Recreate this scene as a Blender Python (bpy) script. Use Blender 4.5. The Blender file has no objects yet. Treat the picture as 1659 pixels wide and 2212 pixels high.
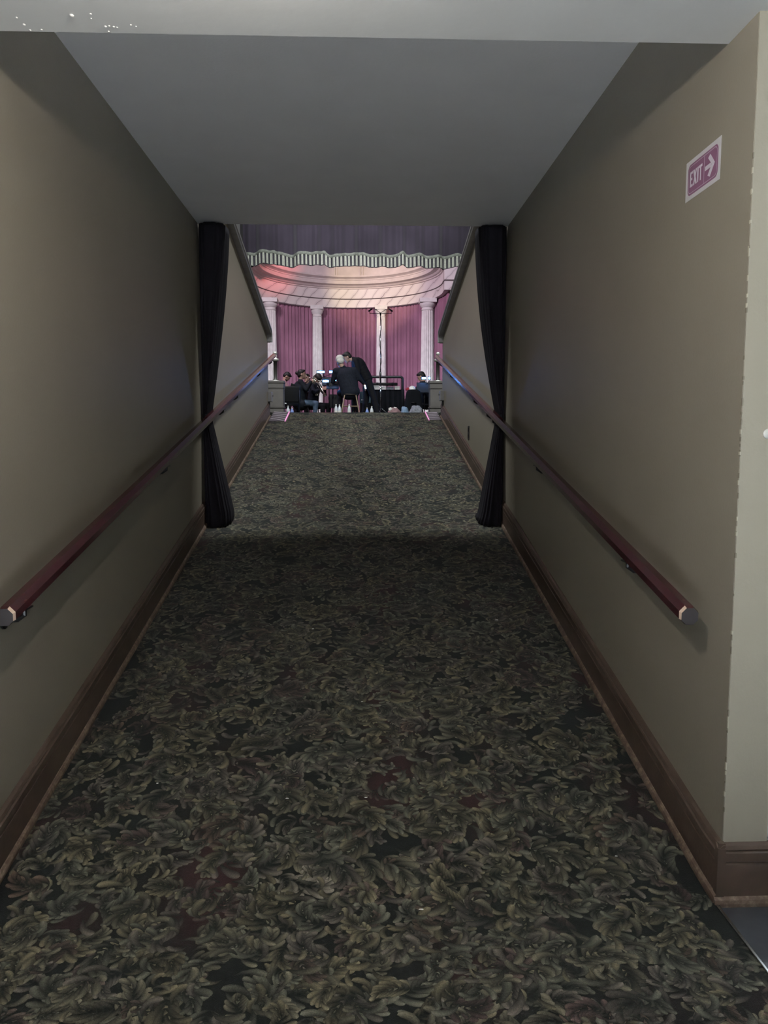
import bpy, bmesh, math, random
from mathutils import Vector, Matrix, Euler, noise
R = random.Random(7)
sc = bpy.context.scene
COL = bpy.data.collections.new('vomitory'); sc.collection.children.link(COL)
PI = math.pi
# ---------------------------------------------------------------- camera
CAMZ = 1.37; FPX = 1660.0; PITCH = math.radians(5.57); YAW = math.radians(1.97)
cd = bpy.data.cameras.new('camera'); cam = bpy.data.objects.new('camera', cd); COL.objects.link(cam)
cd.sensor_fit = 'HORIZONTAL'; cd.sensor_width = 36.0; cd.lens = 36.0*FPX/1659.0
cd.clip_start = .02; cd.clip_end = 200
cam.location = (0, 0, CAMZ); cam.rotation_euler = (PI/2-PITCH, 0, -YAW)
sc.camera = cam
sc.view_settings.view_transform = 'Standard'; sc.view_settings.look = 'None'
sc.view_settings.gamma = 1.0; sc.view_settings.use_curve_mapping = False
sc.view_settings.exposure = 0.0
def W(px, py, Y):
    """point of the place seen at a photo pixel at depth Y (metres along the corridor)"""
    a = (px-829.5)/FPX; b = (1106-py)/FPX
    cp, sp, cy, sy = math.cos(PITCH), math.sin(PITCH), math.cos(YAW), math.sin(YAW)
    d = Vector((sy*cp+a*cy+b*sy*sp, cy*cp-a*sy+b*cy*sp, -sp+b*cp))
    return d*(Y/d.y)+Vector((0, 0, CAMZ))
# ---------------------------------------------------------------- materials
M = {}
def nodes(name):
    m = bpy.data.materials.new(name); m.use_nodes = True
    nt = m.node_tree; b = nt.nodes['Principled BSDF']; M[name] = m
    return m, nt, b
def N(nt, t, **kw):
    n = nt.nodes.new(t)
    for k, v in kw.items(): setattr(n, k, v)
    return n
def mat(name, col, rough=.6, spec=.5, metal=0, var=.12, scale=8, bump=0, bscale=60, col2=None, coat=0, sheen=0):
    m, nt, b = nodes(name)
    b.inputs['Roughness'].default_value = rough; b.inputs['Metallic'].default_value = metal
    b.inputs['Specular IOR Level'].default_value = spec; b.inputs['Coat Weight'].default_value = coat
    b.inputs['Sheen Weight'].default_value = sheen
    tc = N(nt, 'ShaderNodeTexCoord'); nz = N(nt, 'ShaderNodeTexNoise'); nz.inputs['Scale'].default_value = scale
    nz.inputs['Detail'].default_value = 6
    nt.links.new(tc.outputs['Object'], nz.inputs['Vector'])
    cr = N(nt, 'ShaderNodeValToRGB'); cr.color_ramp.elements[0].position = .3; cr.color_ramp.elements[1].position = .7
    c2 = col2 or tuple(c*(1-var) for c in col)
    cr.color_ramp.elements[0].color = (*c2, 1); cr.color_ramp.elements[1].color = (*[min(1, c*(1+var*.5)) for c in col], 1)
    nt.links.new(nz.outputs['Fac'], cr.inputs['Fac']); nt.links.new(cr.outputs['Color'], b.inputs['Base Color'])
    if bump:
        n2 = N(nt, 'ShaderNodeTexNoise'); n2.inputs['Scale'].default_value = bscale; n2.inputs['Detail'].default_value = 4
        nt.links.new(tc.outputs['Object'], n2.inputs['Vector'])
        bp = N(nt, 'ShaderNodeBump'); bp.inputs['Strength'].default_value = bump; bp.inputs['Distance'].default_value = .01
        nt.links.new(n2.outputs['Fac'], bp.inputs['Height']); nt.links.new(bp.outputs['Normal'], b.inputs['Normal'])
    return m
def emat(name, col, strength):
    m, nt, b = nodes(name)
    b.inputs['Base Color'].default_value = (*[c*.5 for c in col], 1)
    b.inputs['Emission Color'].default_value = (*col, 1); b.inputs['Emission Strength'].default_value = strength
    return m
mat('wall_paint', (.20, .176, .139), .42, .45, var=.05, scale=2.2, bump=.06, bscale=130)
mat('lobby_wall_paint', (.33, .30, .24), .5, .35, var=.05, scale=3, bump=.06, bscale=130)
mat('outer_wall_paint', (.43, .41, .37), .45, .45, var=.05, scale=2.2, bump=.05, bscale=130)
mat('ceiling_paint', (.88, .88, .89), .6, .3, var=.04, scale=3, bump=.08, bscale=90)
mat('lobby_ceiling_paint', (.70, .69, .67), .55, .35, var=.05, scale=3, bump=.06, bscale=40)
mat('proscenium_paint', (.085, .08, .082), .6, .3); mat('chip_light', (.46, .42, .34), .8, .2); mat('chip_dark', (.19, .165, .13), .8, .2)
mat('brown_trim', (.072, .048, .036), .38, .5, var=.25, scale=14, bump=.05, bscale=80)
mat('cap_trim', (.24, .23, .235), .35, .5, var=.2, scale=14)
# worn shoe moulding: brown paint rubbed through to bare wood along the carpet
m, nt, b = nodes('worn_trim'); b.inputs['Roughness'].default_value = .55
tc = N(nt, 'ShaderNodeTexCoord'); nz = N(nt, 'ShaderNodeTexNoise'); nz.inputs['Scale'].default_value = 26; nz.inputs['Detail'].default_value = 9; nz.inputs['Roughness'].default_value = .75
nt.links.new(tc.outputs['Object'], nz.inputs['Vector'])
cr = N(nt, 'ShaderNodeValToRGB'); e = cr.color_ramp.elements; e[0].position = .47; e[0].color = (.085, .055, .04, 1); e[1].position = .66; e[1].color = (.21, .155, .11, 1)
nt.links.new(nz.outputs['Fac'], cr.inputs['Fac']); nt.links.new(cr.outputs['Color'], b.inputs['Base Color'])
# handrail: glossy burgundy paint with rubbed scratches
m, nt, b = nodes('rail_paint'); b.inputs['Roughness'].default_value = .22; b.inputs['Coat Weight'].default_value = .35; b.inputs['Coat Roughness'].default_value = .15
tc = N(nt, 'ShaderNodeTexCoord'); mp = N(nt, 'ShaderNodeMapping'); mp.inputs['Scale'].default_value = (30, 9, 30)
nz = N(nt, 'ShaderNodeTexNoise'); nz.inputs['Scale'].default_value = 1.6; nz.inputs['Detail'].default_value = 8; nz.inputs['Roughness'].default_value = .7
nt.links.new(tc.outputs['Object'], mp.inputs['Vector']); nt.links.new(mp.outputs['Vector'], nz.inputs['Vector'])
cr = N(nt, 'ShaderNodeValToRGB'); e = cr.color_ramp.elements; e[0].position = .3; e[0].color = (.026, .007, .009, 1); e[1].position = .63; e[1].color = (.05, .0115, .0145, 1)
k = e.new(.74); k.color = (.16, .09, .08, 1)
nt.links.new(nz.outputs['Fac'], cr.inputs['Fac']); nt.links.new(cr.outputs['Color'], b.inputs['Base Color'])
mat('rail_end_grain', (.016, .011, .012), .7); mat('worn_edge', (.6, .45, .35), .6)
mat('dark_iron', (.02, .02, .022), .4, .5, metal=.6); mat('steel', (.6, .6, .6), .25, .5, metal=1)
mat('black_velvet', (.008, .007, .0095), .9, .1, bump=.1, bscale=200)
mat('slate_tile', (.055, .058, .065), .16, .5, var=.35, scale=5)
mat('metal_strip', (.62, .62, .6), .25, .5, metal=1)
mat('laminate_white', (.52, .51, .54), .35, .5, var=.02); mat('sign_magenta', (.20, .085, .155), .35, .5, var=.04)
mat('sign_lettering', (.52, .48, .55), .4, .4, var=.02)
mat('paper_white', (.8, .78, .74), .8); mat('switch_white', (.8, .8, .78), .4)
mat('pink_tape', (.85, .33, .62), .5, .4, var=.05); mat('grey_tape', (.42, .36, .40), .5, .4, var=.1)
mat('tape_panel', (.062, .05, .06), .7, .2)
mat('stage_boards', (.06, .045, .035), .45, .4, var=.3, scale=3)
mat('house_carpet', (.03, .033, .028), .95, .1)
mat('purple_velvet', (.048, .038, .056), .8, .2, sheen=.25, var=.25, scale=1.5)
mat('braid_grey', (.24, .25, .22), .7, .2, var=.3, scale=40); mat('fringe_ivory', (.50, .50, .44), .7, .2, var=.2, scale=30)
mat('fringe_dark', (.055, .05, .062), .8, .2)
mat('rose_velvet', (.31, .145, .215), .75, .2, sheen=.08, var=.22, scale=1.3)
mat('plaster_white', (.72, .69, .68), .65, .3, var=.12, scale=6)
mat('pedestal_grey', (.11, .10, .095), .5, .4, var=.15, scale=9); mat('dark_wood', (.02, .017, .016), .4)
mat('brass_white', (.75, .72, .68), .3, .5, metal=.7)
mat('suit_black', (.010, .010, .014), .8, .2, var=.3, scale=30); mat('suit_navy', (.014, .017, .028), .8, .2, var=.3, scale=30)
mat('knit_dark', (.014, .018, .024), .85, .2, var=.3, scale=40)
mat('jeans', (.09, .135, .20), .85, .2, var=.35, scale=12); mat('shirt_rose', (.30, .19, .20), .8, .2); mat('shirt_blue', (.03, .045, .09), .8, .2)
mat('trousers_dark', (.012, .012, .016), .8, .2); mat('shoe_black', (.01, .01, .011), .35)
mat('skin', (.48, .30, .235), .55, .4, var=.08, scale=20); mat('hair_dark', (.010, .008, .008), .6, var=.4, scale=60)
mat('hair_white', (.72, .70, .66), .7, var=.25, scale=60); mat('eye_dark', (.02, .015, .015), .3); mat('lip', (.36, .16, .14), .5)
mat('black_plastic', (.007, .007, .008), .5, .25); mat('black_cloth', (.010, .011, .014), .9, .1)
mat('stool_wood', (.36, .27, .19), .5, .4, var=.3, scale=10); mat('chrome', (.7, .7, .72), .12, .5, metal=1)
mat('silver_brass', (.72, .70, .64), .15, .5, metal=1)
mat('teal_case', (.045, .085, .10), .6); mat('bottle_clear', (.72, .76, .80), .15, .5); mat('bottle_blue', (.25, .36, .75), .2, .5)
mat('cap_white', (.8, .8, .8), .4); mat('red_cloth', (.35, .03, .05), .8); mat('denim_pale', (.22, .32, .46), .9); mat('grey_cloth', (.25, .26, .30), .9, var=.4, scale=30)
mat('podium_iron', (.035, .035, .042), .4, .5, metal=.3)
emat('led_white', (.32, .66, 1.0), 2.6); emat('led_blue', (.12, .35, 1.0), 26); emat('phone_glow', (.6, .8, 1.0), 8)
emat('bulb_glow', (1.0, .935, .82), 960)
emat('daylight_pane', (.78, .89, 1.0), 2.0)
mat('window_frame_white', (.7, .72, .74), .4)
# marble: pale ground with slanting dark veins
m, nt, b = nodes('marble'); b.inputs['Roughness'].default_value = .5
tc = N(nt, 'ShaderNodeTexCoord'); mp = N(nt, 'ShaderNodeMapping'); mp.inputs['Rotation'].default_value = (0, math.radians(-40), 0)
wv = N(nt, 'ShaderNodeTexWave'); wv.wave_type = 'BANDS'; wv.bands_direction = 'X'; wv.inputs['Scale'].default_value = 1.15
wv.inputs['Distortion'].default_value = 5.0; wv.inputs['Detail'].default_value = 3.5; wv.inputs['Detail Scale'].default_value = .75; wv.inputs['Detail Roughness'].default_value = .6
nt.links.new(tc.outputs['Object'], mp.inputs['Vector']); nt.links.new(mp.outputs['Vector'], wv.inputs['Vector'])
cr = N(nt, 'ShaderNodeValToRGB'); e = cr.color_ramp.elements; e[0].position = 0; e[0].color = (.24, .19, .20, 1); e[1].position = .006; e[1].color = (.64, .58, .58, 1)
k = e.new(.5); k.color = (.73, .67, .66, 1)
nt.links.new(wv.outputs['Fac'], cr.inputs['Fac']); nt.links.new(cr.outputs['Color'], b.inputs['Base Color'])
mat('marble_line', (.10, .075, .08), .6); mat('cornice_paint', (.66, .58, .57), .55, .3, var=.1, scale=5)
mat('plaster_pink', (.66, .58, .58), .7, .2, var=.14, scale=2.5)
# carpet: dyed pile, yarn colour carried per point of the woven leaf pattern
m, nt, b = nodes('carpet_pile'); b.inputs['Roughness'].default_value = .95; b.inputs['Specular IOR Level'].default_value = .12; b.inputs['Sheen Weight'].default_value = .05
at = N(nt, 'ShaderNodeAttribute'); at.attribute_name = 'yarn'
tc = N(nt, 'ShaderNodeTexCoord'); nz = N(nt, 'ShaderNodeTexNoise'); nz.inputs['Scale'].default_value = 420; nz.inputs['Detail'].default_value = 2
nt.links.new(tc.outputs['Object'], nz.inputs['Vector'])
mr = N(nt, 'ShaderNodeMapRange'); mr.inputs['From Min'].default_value = .3; mr.inputs['From Max'].default_value = .7; mr.inputs['To Min'].default_value = .72; mr.inputs['To Max'].default_value = 1.28
nt.links.new(nz.outputs['Fac'], mr.inputs['Value'])
vm = N(nt, 'ShaderNodeVectorMath', operation='MULTIPLY'); nt.links.new(at.outputs['Color'], vm.inputs[0]); nt.links.new(mr.outputs['Result'], vm.inputs[1])
nt.links.new(vm.outputs['Vector'], b.inputs['Base Color'])
bp = N(nt, 'ShaderNodeBump'); bp.inputs['Strength'].default_value = .35; bp.inputs['Distance'].default_value = .004
nt.links.new(nz.outputs['Fac'], bp.inputs['Height']); nt.links.new(bp.outputs['Normal'], b.inputs['Normal'])

# ---------------------------------------------------------------- mesh helpers
def tag(o, label=None, cat=None, group=None, kind=None):
    if label: o['label'] = label
    if cat: o['category'] = cat
    if group: o['group'] = group
    if kind: o['kind'] = kind
    return o
def obj(name, bm, m, parent=None, smooth=False, label=None):
    me = bpy.data.meshes.new(name); bmesh.ops.recalc_face_normals(bm, faces=bm.faces[:])
    bm.to_mesh(me); bm.free()
    for x in (m if isinstance(m, (list, tuple)) else [m]): me.materials.append(M[x])
    if smooth:
        for p in me.polygons: p.use_smooth = True
    o = bpy.data.objects.new(name, me); COL.objects.link(o)
    if parent is not None:
        o.parent = parent
        o.location = -Vector(parent.location) if parent.name in ABS else (0, 0, 0)
    if label: o['label'] = label
    return o
ABS = set()      # things whose parts are modelled straight in room coordinates
def thing(name, label, cat, loc=(0, 0, 0), group=None, rz=0, room=False):
    o = bpy.data.objects.new(name, None); COL.objects.link(o); o.location = loc; o.rotation_euler = (0, 0, rz)
    o.empty_display_size = .1
    if room: ABS.add(o.name)
    return tag(o, label, cat, group)
def struct(name, bm, m, smooth=False): return tag(obj(name, bm, m, None, smooth), kind='structure')
def copy_tree(o, parent=None):
    c = o.copy(); COL.objects.link(c); c.parent = parent
    for ch in list(o.children): copy_tree(ch, c)
    return c
def box(bm, x0, x1, y0, y1, z0, z1, mi=0, mx=None):
    vs = [bm.verts.new(v) for v in ((x0, y0, z0), (x1, y0, z0), (x1, y1, z0), (x0, y1, z0), (x0, y0, z1), (x1, y0, z1), (x1, y1, z1), (x0, y1, z1))]
    if mx is not None:
        for v in vs: v.co = mx @ v.co
    for q in ((0, 3, 2, 1), (4, 5, 6, 7), (0, 1, 5, 4), (1, 2, 6, 5), (2, 3, 7, 6), (3, 0, 4, 7)):
        f = bm.faces.new([vs[i] for i in q]); f.material_index = mi
    return vs
def bevel(bm, w, seg=2):
    bmesh.ops.bevel(bm, geom=bm.edges[:], offset=w, segments=seg, affect='EDGES', profile=.6)
def bbox(x0, x1, y0, y1, z0, z1, w=.005, seg=2):
    bm = bmesh.new(); box(bm, x0, x1, y0, y1, z0, z1); bevel(bm, w, seg); return bm
def frame(d):
    d = d.normalized(); a = Vector((0, 0, 1)) if abs(d.z) < .9 else Vector((1, 0, 0))
    u = d.cross(a).normalized(); return u, u.cross(d).normalized()
def tube(bm, pts, r, n=8, caps=True, mi=0, phase=0):
    pts = [Vector(p) for p in pts]; rs = r if isinstance(r, (list, tuple)) else [r]*len(pts)
    rings = []; u = v = None
    for i, p in enumerate(pts):
        d = (pts[min(i+1, len(pts)-1)]-pts[max(i-1, 0)])
        if u is None: u, v = frame(d)
        else:
            d.normalize(); u = (u-d*u.dot(d)).normalized(); v = d.cross(u).normalized()*(-1 if False else 1); v = u.cross(d).normalized()
        rings.append([bm.verts.new(p+(u*math.cos(2*PI*k/n+phase)+v*math.sin(2*PI*k/n+phase))*rs[i]) for k in range(n)])
    for a, b_ in zip(rings, rings[1:]):
        for k in range(n):
            f = bm.faces.new((a[k], a[(k+1) % n], b_[(k+1) % n], b_[k])); f.material_index = mi
    if caps:
        for rg in (rings[0], rings[-1]):
            f = bm.faces.new(rg); f.material_index = mi
def lathe(bm, prof, n=24, c=(0, 0, 0), caps=True, mx=None, mi=0):
    c = Vector(c); rings = []
    for r, z in prof:
        rg = []
        for k in range(n):
            p = Vector((r*math.cos(2*PI*k/n), r*math.sin(2*PI*k/n), z))
            if mx is not None: p = mx @ p
            rg.append(bm.verts.new(p+c))
        rings.append(rg)
    for a, b_ in zip(rings, rings[1:]):
        for k in range(n):
            f = bm.faces.new((a[k], a[(k+1) % n], b_[(k+1) % n], b_[k])); f.material_index = mi
    if caps:
        for rg in (rings[0], rings[-1]):
            try: bm.faces.new(rg).material_index = mi
            except ValueError: pass
def prism(bm, poly, fn, t0, t1, mi=0):
    """poly of 2-D points, placed by fn(a, b, t) at t0 and t1"""
    A = [bm.verts.new(fn(a, b_, t0)) for a, b_ in poly]; B = [bm.verts.new(fn(a, b_, t1)) for a, b_ in poly]
    n = len(poly); fs = [bm.faces.new(A), bm.faces.new(B[::-1])]
    for i in range(n): fs.append(bm.faces.new((A[i], A[(i+1) % n], B[(i+1) % n], B[i])))
    for f in fs: f.material_index = mi
def grid(bm, pts, mi=0, close=False):
    vs = [[bm.verts.new(p) for p in row] for row in pts]
    for a, b_ in zip(vs, vs[1:]):
        n = len(a)
        for k in range(n if close else n-1):
            f = bm.faces.new((a[k], a[(k+1) % n], b_[(k+1) % n], b_[k])); f.material_index = mi
    return vs
def lin(a, b, t): return a+(b-a)*t
def sm(t): t = max(0, min(1, t)); return t*t*(3-2*t)

# ================================================================ THE SETTING
XL, XR = -1.10, 1.058            # wall faces
FL, FR = -1.07, 1.032            # carpet edges
Y0, YC = 2.1, 9.95               # foot and crest of the ramp
SL = .2126
def zr(y):
    if y <= Y0-.12: return .0165
    if y < Y0+.12:
        t = (y-Y0+.12)/.24; return .0165+SL*.12*t*t
    return .0165+SL*(min(y, YC)-Y0)
ZC = 1.47+CAMZ                   # corridor ceiling
YE = 5.53                        # its far edge
ZL = 1.112+CAMZ                  # lobby ceiling
YS = 2.268                       # edge of the lobby soffit
def ztop(y): return CAMZ+1.82-(y-6.83)*.198   # sloping tops of the side walls outside

# ---- carpet with woven acanthus leaves (one continuous floor mesh)
V, F, C = [], [], []
def add_grid(rows, cols):
    base = len(V)
    for row in rows: V.extend(row)
    for row in cols: C.extend(row)
    n = len(rows[0])
    for i in range(len(rows)-1):
        for j in range(n-1):
            a = base+i*n+j; F.append((a, a+1, a+n+1, a+n))
def wear(x, y): return math.exp(-((x+.02)/.42)**2)
def mix(a, b, t): return tuple(a[i]+(b[i]-a[i])*t for i in range(3))
DK = (.0078, .0088, .0082)
rows, cols = [], []
y = .3
while y < 11.9:
    rows.append([(lin(FL-.015, FR+.012, i/24), y, zr(y)) for i in range(25)])
    cols.append([mix(DK, (.027, .012, .0125), sm((noise.noise(Vector((lin(FL, FR, i/24)*3.3, y*2.5, 3)))-.05)*2.2)) for i in range(25)])
    y += .06
add_grid(rows, cols)
OL = [(.180, .160, .112), (.158, .152, .115), (.200, .170, .108), (.155, .130, .108)]
def lobe(x, y, ang, L, w, curl, col, dark, h, ns, nc):
    px_, py_ = x, y; a = ang; rows, cols = [], []
    for i in range(ns+1):
        s = 1-(1-i/ns)**1.45; ds = 1-(1-(i+1)/ns)**1.45-s if i < ns else 0
        wd = w*(.12+.88*s**.8)*math.sqrt(max(.0, 1-s**5))*1.12
        nx, ny = -math.sin(a), math.cos(a); rw, cw = [], []
        for j in range(nc+1):
            q = j/nc*2-1
            X_ = px_+nx*wd*q; Y_ = py_+ny*wd*q
            X_ = max(FL-.012, min(FR+.006, X_))
            rw.append((X_, Y_, zr(Y_)+h*.22))
            ridge = (.22+.78*math.cos((q*(1 if curl > 0 else -1)+.3)*1.2)**2) if nc > 2 else 1-.8*abs(q)
            sh = max(0, min(1, (.04+.96*s**1.2)*ridge))
            cw.append(mix(dark, col, sh))
        rows.append(rw); cols.append(cw)
        px_ += math.cos(a)*L*ds; py_ += math.sin(a)*L*ds; a += curl*ds
    add_grid(rows, cols)
def leaf(x, y, ang, L, curl, col, dark, h, lod):
    ns, nc = ((9, 5), (6, 3), (4, 2))[lod]
    nl = 6 if lod < 2 else 4
    px_, py_, a = x, y, ang; st = []
    for i in range(nl+1):
        st.append((px_, py_, a)); px_ += math.cos(a)*L/nl; py_ += math.sin(a)*L/nl; a += curl/nl
    for i in range(nl):
        t = (i+.3)/nl; bx, by, ba = st[i]
        ll = L*(.30+.34*math.sin(PI*(.18+.72*t)))*R.uniform(.85, 1.15)
        for sd in (-1, 1):
            aa = ba+sd*(1.25-.8*t)*R.uniform(.85, 1.1)
            c = mix(col, dark, R.uniform(0, .28))
            lobe(bx, by, aa, ll*1.05, ll*R.uniform(.17, .23), -sd*R.uniform(.7, 1.7), c, dark, h+.0022*t+R.uniform(0, .0002), ns, nc)
    bx, by, ba = st[-1]
    lobe(bx, by, ba, L*.42, L*.11, curl*.5, col, dark, h+.0026, ns, nc)
y = 1.15
while y < YC-.02:
    lod = 0 if y < 3.4 else (1 if y < 5.6 else 2)
    step = .066
    x = FL+R.uniform(-.02, .05)
    while x < FR+.03:
        yy = y+R.uniform(-.05, .05); xx = x+R.uniform(-.035, .035)
        if FL+.005 < xx < FR-.005 and yy < YC-.06:
            col = R.choice(OL); k = R.uniform(.42, 1.0)*(1+.12*wear(xx, yy))
            if R.random() < .16: col = mix(col, (.11, .05, .05), .6)
            if -.25 < xx < .02 and 2.1 < yy < 2.32 and R.random() < .55: col = (.30, .26, .21)
            col = tuple(c*k for c in col); ang = R.gauss(PI if R.random() < .5 else -.3, .95)
            leaf(xx, yy, ang, R.uniform(.07, .125), R.choice((-1, 1))*R.uniform(.7, 2.6), col, DK, R.uniform(.0008, .0045), lod)
        x += step*R.uniform(.85, 1.25)*1.12
    y += step
for i in range(4200):
    yy = 1.2+(YC-1.35)*R.random()**1.5; xx = R.uniform(FL+.01, FR-.01); L = R.uniform(.05, .10)
    lobe(xx, yy, R.uniform(0, 2*PI), L, L*.17, R.choice((-1, 1))*R.uniform(1, 2.6), mix(R.choice(OL), DK, R.uniform(0, .5)), DK, R.uniform(.003, .0072), 6 if yy < 4 else 4, 3 if yy < 4 else 2)
me = bpy.data.meshes.new('floor'); me.from_pydata(V, [], F); me.update()
ca = me.color_attributes.new('yarn', 'FLOAT_COLOR', 'POINT')
buf = []
for c in C: buf.extend((c[0], c[1], c[2], 1.0))
ca.data.foreach_set('color', buf)
me.materials.append(M['carpet_pile'])
o = bpy.data.objects.new('floor', me); COL.objects.link(o); tag(o, kind='structure')
del V, F, C, buf

# ---- lobby floor, strip, ceilings, walls
bm = bmesh.new(); box(bm, FR+.004, 4.2, -3.2, 2.12, -.15, .012); struct('floor_lobby', bm, 'slate_tile')
bm = bmesh.new(); box(bm, -4.2, FL-.004, -3.2, 2.12, -.15, .012); struct('floor_lobby_left', bm, 'slate_tile')
mat('bounce_tile', (.60, .60, .60), .5, .4, var=.1)  # pale floor added out of view to bounce fill onto the corridor ceiling
bm = bmesh.new(); box(bm, FL-.004, FR+.004, -3.2, .3, -.15, .012); struct('floor_lobby_bounce', bm, 'bounce_tile')
bm = bmesh.new(); box(bm, FR, FR+.009, .3, 2.07, -.02, .0225); bevel(bm, .002)
struct('trim_3', bm, 'metal_strip')
bm = bmesh.new(); box(bm, -4.2, 4.2, -3.2, 2.1, ZL, ZL+.3); box(bm, XL, XR, 2.1, YS, ZL, ZC+.35)
# drips and blobs in the soffit paint
for (px_, py_, s) in ((155, 33, .006), (52, 53, .004), (36, 38, .003), (196, 30, .003), (228, 57, .0035), (236, 56, .003), (246, 58, .003), (253, 59, .0025), (283, 54, .003), (294, 57, .002), (197, 40, .002), (90, 64, .003), (65, 65, .003), (235, 68, .003)):
    a = (px_-829.5)/FPX; b2 = (1106-py_)/FPX
    p = W(px_, py_, 1.0)-Vector((0, 0, CAMZ)); p = p*((ZL-CAMZ)/p.z)+Vector((0, 0, CAMZ))
    if XL < p.x < XR or p.y < 2.1:
        bmesh.ops.create_uvsphere(bm, u_segments=8, v_segments=6, radius=s, matrix=Matrix.Translation(p) @ Matrix.Diagonal((1, 1.2, .7, 1)))
struct('ceiling_lobby', bm, 'lobby_ceiling_paint')
bm = bmesh.new(); box(bm, XL, XR, YS+.001, YE, ZC, ZC+.35); struct('ceiling', bm, 'ceiling_paint')
# balcony riser above the corridor mouth
bm = bmesh.new(); box(bm, -4.2, 4.2, YE-.12, YE, ZC+.35, ZC+1.6); struct('wall_balcony_front', bm, 'outer_wall_paint')
def side_wall(name, x0, x1):
    prof = [(2.1, -.15), (9.64, -.15), (9.64, ztop(9.64)-.04), (YE, ztop(YE)), (YE, ZC+.4), (2.1, ZC+.4)]
    bm = bmesh.new(); prism(bm, prof, lambda a, b_, t: Vector((t, a, b_)), x0, x1); return bm
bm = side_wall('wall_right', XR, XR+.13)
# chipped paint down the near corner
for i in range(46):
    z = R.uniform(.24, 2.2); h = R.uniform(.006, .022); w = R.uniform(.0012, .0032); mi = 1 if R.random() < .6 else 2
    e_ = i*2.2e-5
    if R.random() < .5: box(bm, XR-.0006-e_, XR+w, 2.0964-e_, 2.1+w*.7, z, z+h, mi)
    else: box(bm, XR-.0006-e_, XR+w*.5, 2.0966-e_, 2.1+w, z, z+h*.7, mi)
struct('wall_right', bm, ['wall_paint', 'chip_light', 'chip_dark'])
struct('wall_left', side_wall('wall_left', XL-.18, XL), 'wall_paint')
# lobby walls either side of the opening; the right one is pierced by a tall window
WX0, WX1, WZ0, WZ1 = 1.1885, 1.95, .207, 2.25
bm = bmesh.new()
box(bm, XR+.13, 4.2, 2.1, 2.28, -.15, WZ0); box(bm, WX1, 4.2, 2.1, 2.28, WZ0, ZL); box(bm, XR+.13, WX1, 2.1, 2.28, WZ1, ZL)
struct('wall_lobby_right', bm, 'lobby_wall_paint')
bm = bmesh.new(); box(bm, XR+.001, WX0, 2.097, 2.0995, .18, ZL); struct('wall_lobby_reveal', bm, 'lobby_wall_paint')
bm = bmesh.new(); box(bm, -4.2, XL-.18, 2.1, 2.28, -.15, ZL); struct('wall_lobby_left', bm, 'lobby_wall_paint')
bm = bmesh.new(); box(bm, -4.2, 4.2, -3.38, -3.2, -.15, ZL+.3); struct('wall_lobby_back', bm, 'lobby_wall_paint')
bm = bmesh.new(); box(bm, -4.38, -4.2, -3.38, 2.28, -.15, ZL+.3); struct('wall_lobby_west', bm, 'lobby_wall_paint')
bm = bmesh.new(); box(bm, 4.2, 4.38, -3.38, 2.28, -.15, ZL+.3); struct('wall_lobby_east', bm, 'lobby_wall_paint')
# ---- glazed doors added unseen in the wall behind, glowing as fill light
for i, xc in enumerate((0.0,)):
    d = tag(bpy.data.objects.new('door_%d' % (i+1), None), kind='structure'); COL.objects.link(d)
    bm = bmesh.new()
    for a in ((-.96, -.88, .02, 2.2), (.88, .96, .02, 2.2), (-.96, .96, .02, .24), (-.96, .96, 2.1, 2.2), (-.04, .04, .02, 2.2)): box(bm, xc+a[0], xc+a[1], -3.2, -3.14, a[2], a[3])
    obj('door_frame', bm, 'dark_wood', d)
    for s in (-1, 1):
        bm = bmesh.new(); x0, x1 = sorted((xc+s*.04, xc+s*.88)); box(bm, x0, x1, -3.19, -3.17, .24, 2.1); obj('door_pane', bm, 'daylight_pane', d)
        bm = bmesh.new(); tube(bm, [(xc+s*.1, -3.14, .85), (xc+s*.1, -3.08, .88), (xc+s*.1, -3.08, 1.22), (xc+s*.1, -3.14, 1.25)], .012, 8); obj('door_handle', bm, 'steel', d)
win = tag(bpy.data.objects.new('window_1', None), kind='structure'); COL.objects.link(win)
bm = bmesh.new()
box(bm, WX0+.004, WX1, 2.112, 2.14, WZ0, WZ1); obj('pane', bm, 'daylight_pane', win)
bm = bmesh.new()
for a in ((WX0, WX0+.004, WZ0, WZ1), (WX1-.03, WX1, WZ0, WZ1), (WX0, WX1, WZ0-.004, WZ0+.006), (WX0, WX1, WZ1-.03, WZ1), (WX0+.36, WX0+.385, WZ0, WZ1)):
    box(bm, a[0], a[1], 2.094, 2.112, a[2], a[3])
obj('window_frame', bm, 'window_frame_white', win)
# ---- baseboards: stepped profile following the ramp, worn shoe moulding along the carpet
PB = [(0, .02), (.019, .02), (.019, .116), (.015, .119), (.015, .122), (.021, .126), (.021, .150), (.015, .153), (.0165, .158), (.012, .168), (.005, .174), (0, .175)]
PS = [(.0, 0), (.030, 0), (.030, .010), (.027, .019), (.0215, .025), (.019, .026)]
def run(prof, xw, sx, ys):
    bm = bmesh.new(); n = len(prof)
    rows = [[Vector((xw+sx*d, y, zr(y)+h)) for d, h in prof] for y in ys]
    vs = grid(bm, rows, close=True); bm.faces.new(vs[0]); bm.faces.new(vs[-1][::-1]); return bm
for side, xw, sx in (('left', XL, 1), ('right', XR, -1)):
    ys = [2.0795 if side == 'right' else 2.1, 2.14, 2.18, 2.22, 3.5, 5, 7, 9, 9.64]
    bb = struct('baseboard_'+side, run(PB, xw, sx, ys), 'brown_trim')
    obj('shoe_molding', run(PS, xw, sx, ys), 'worn_trim', bb)
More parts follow.
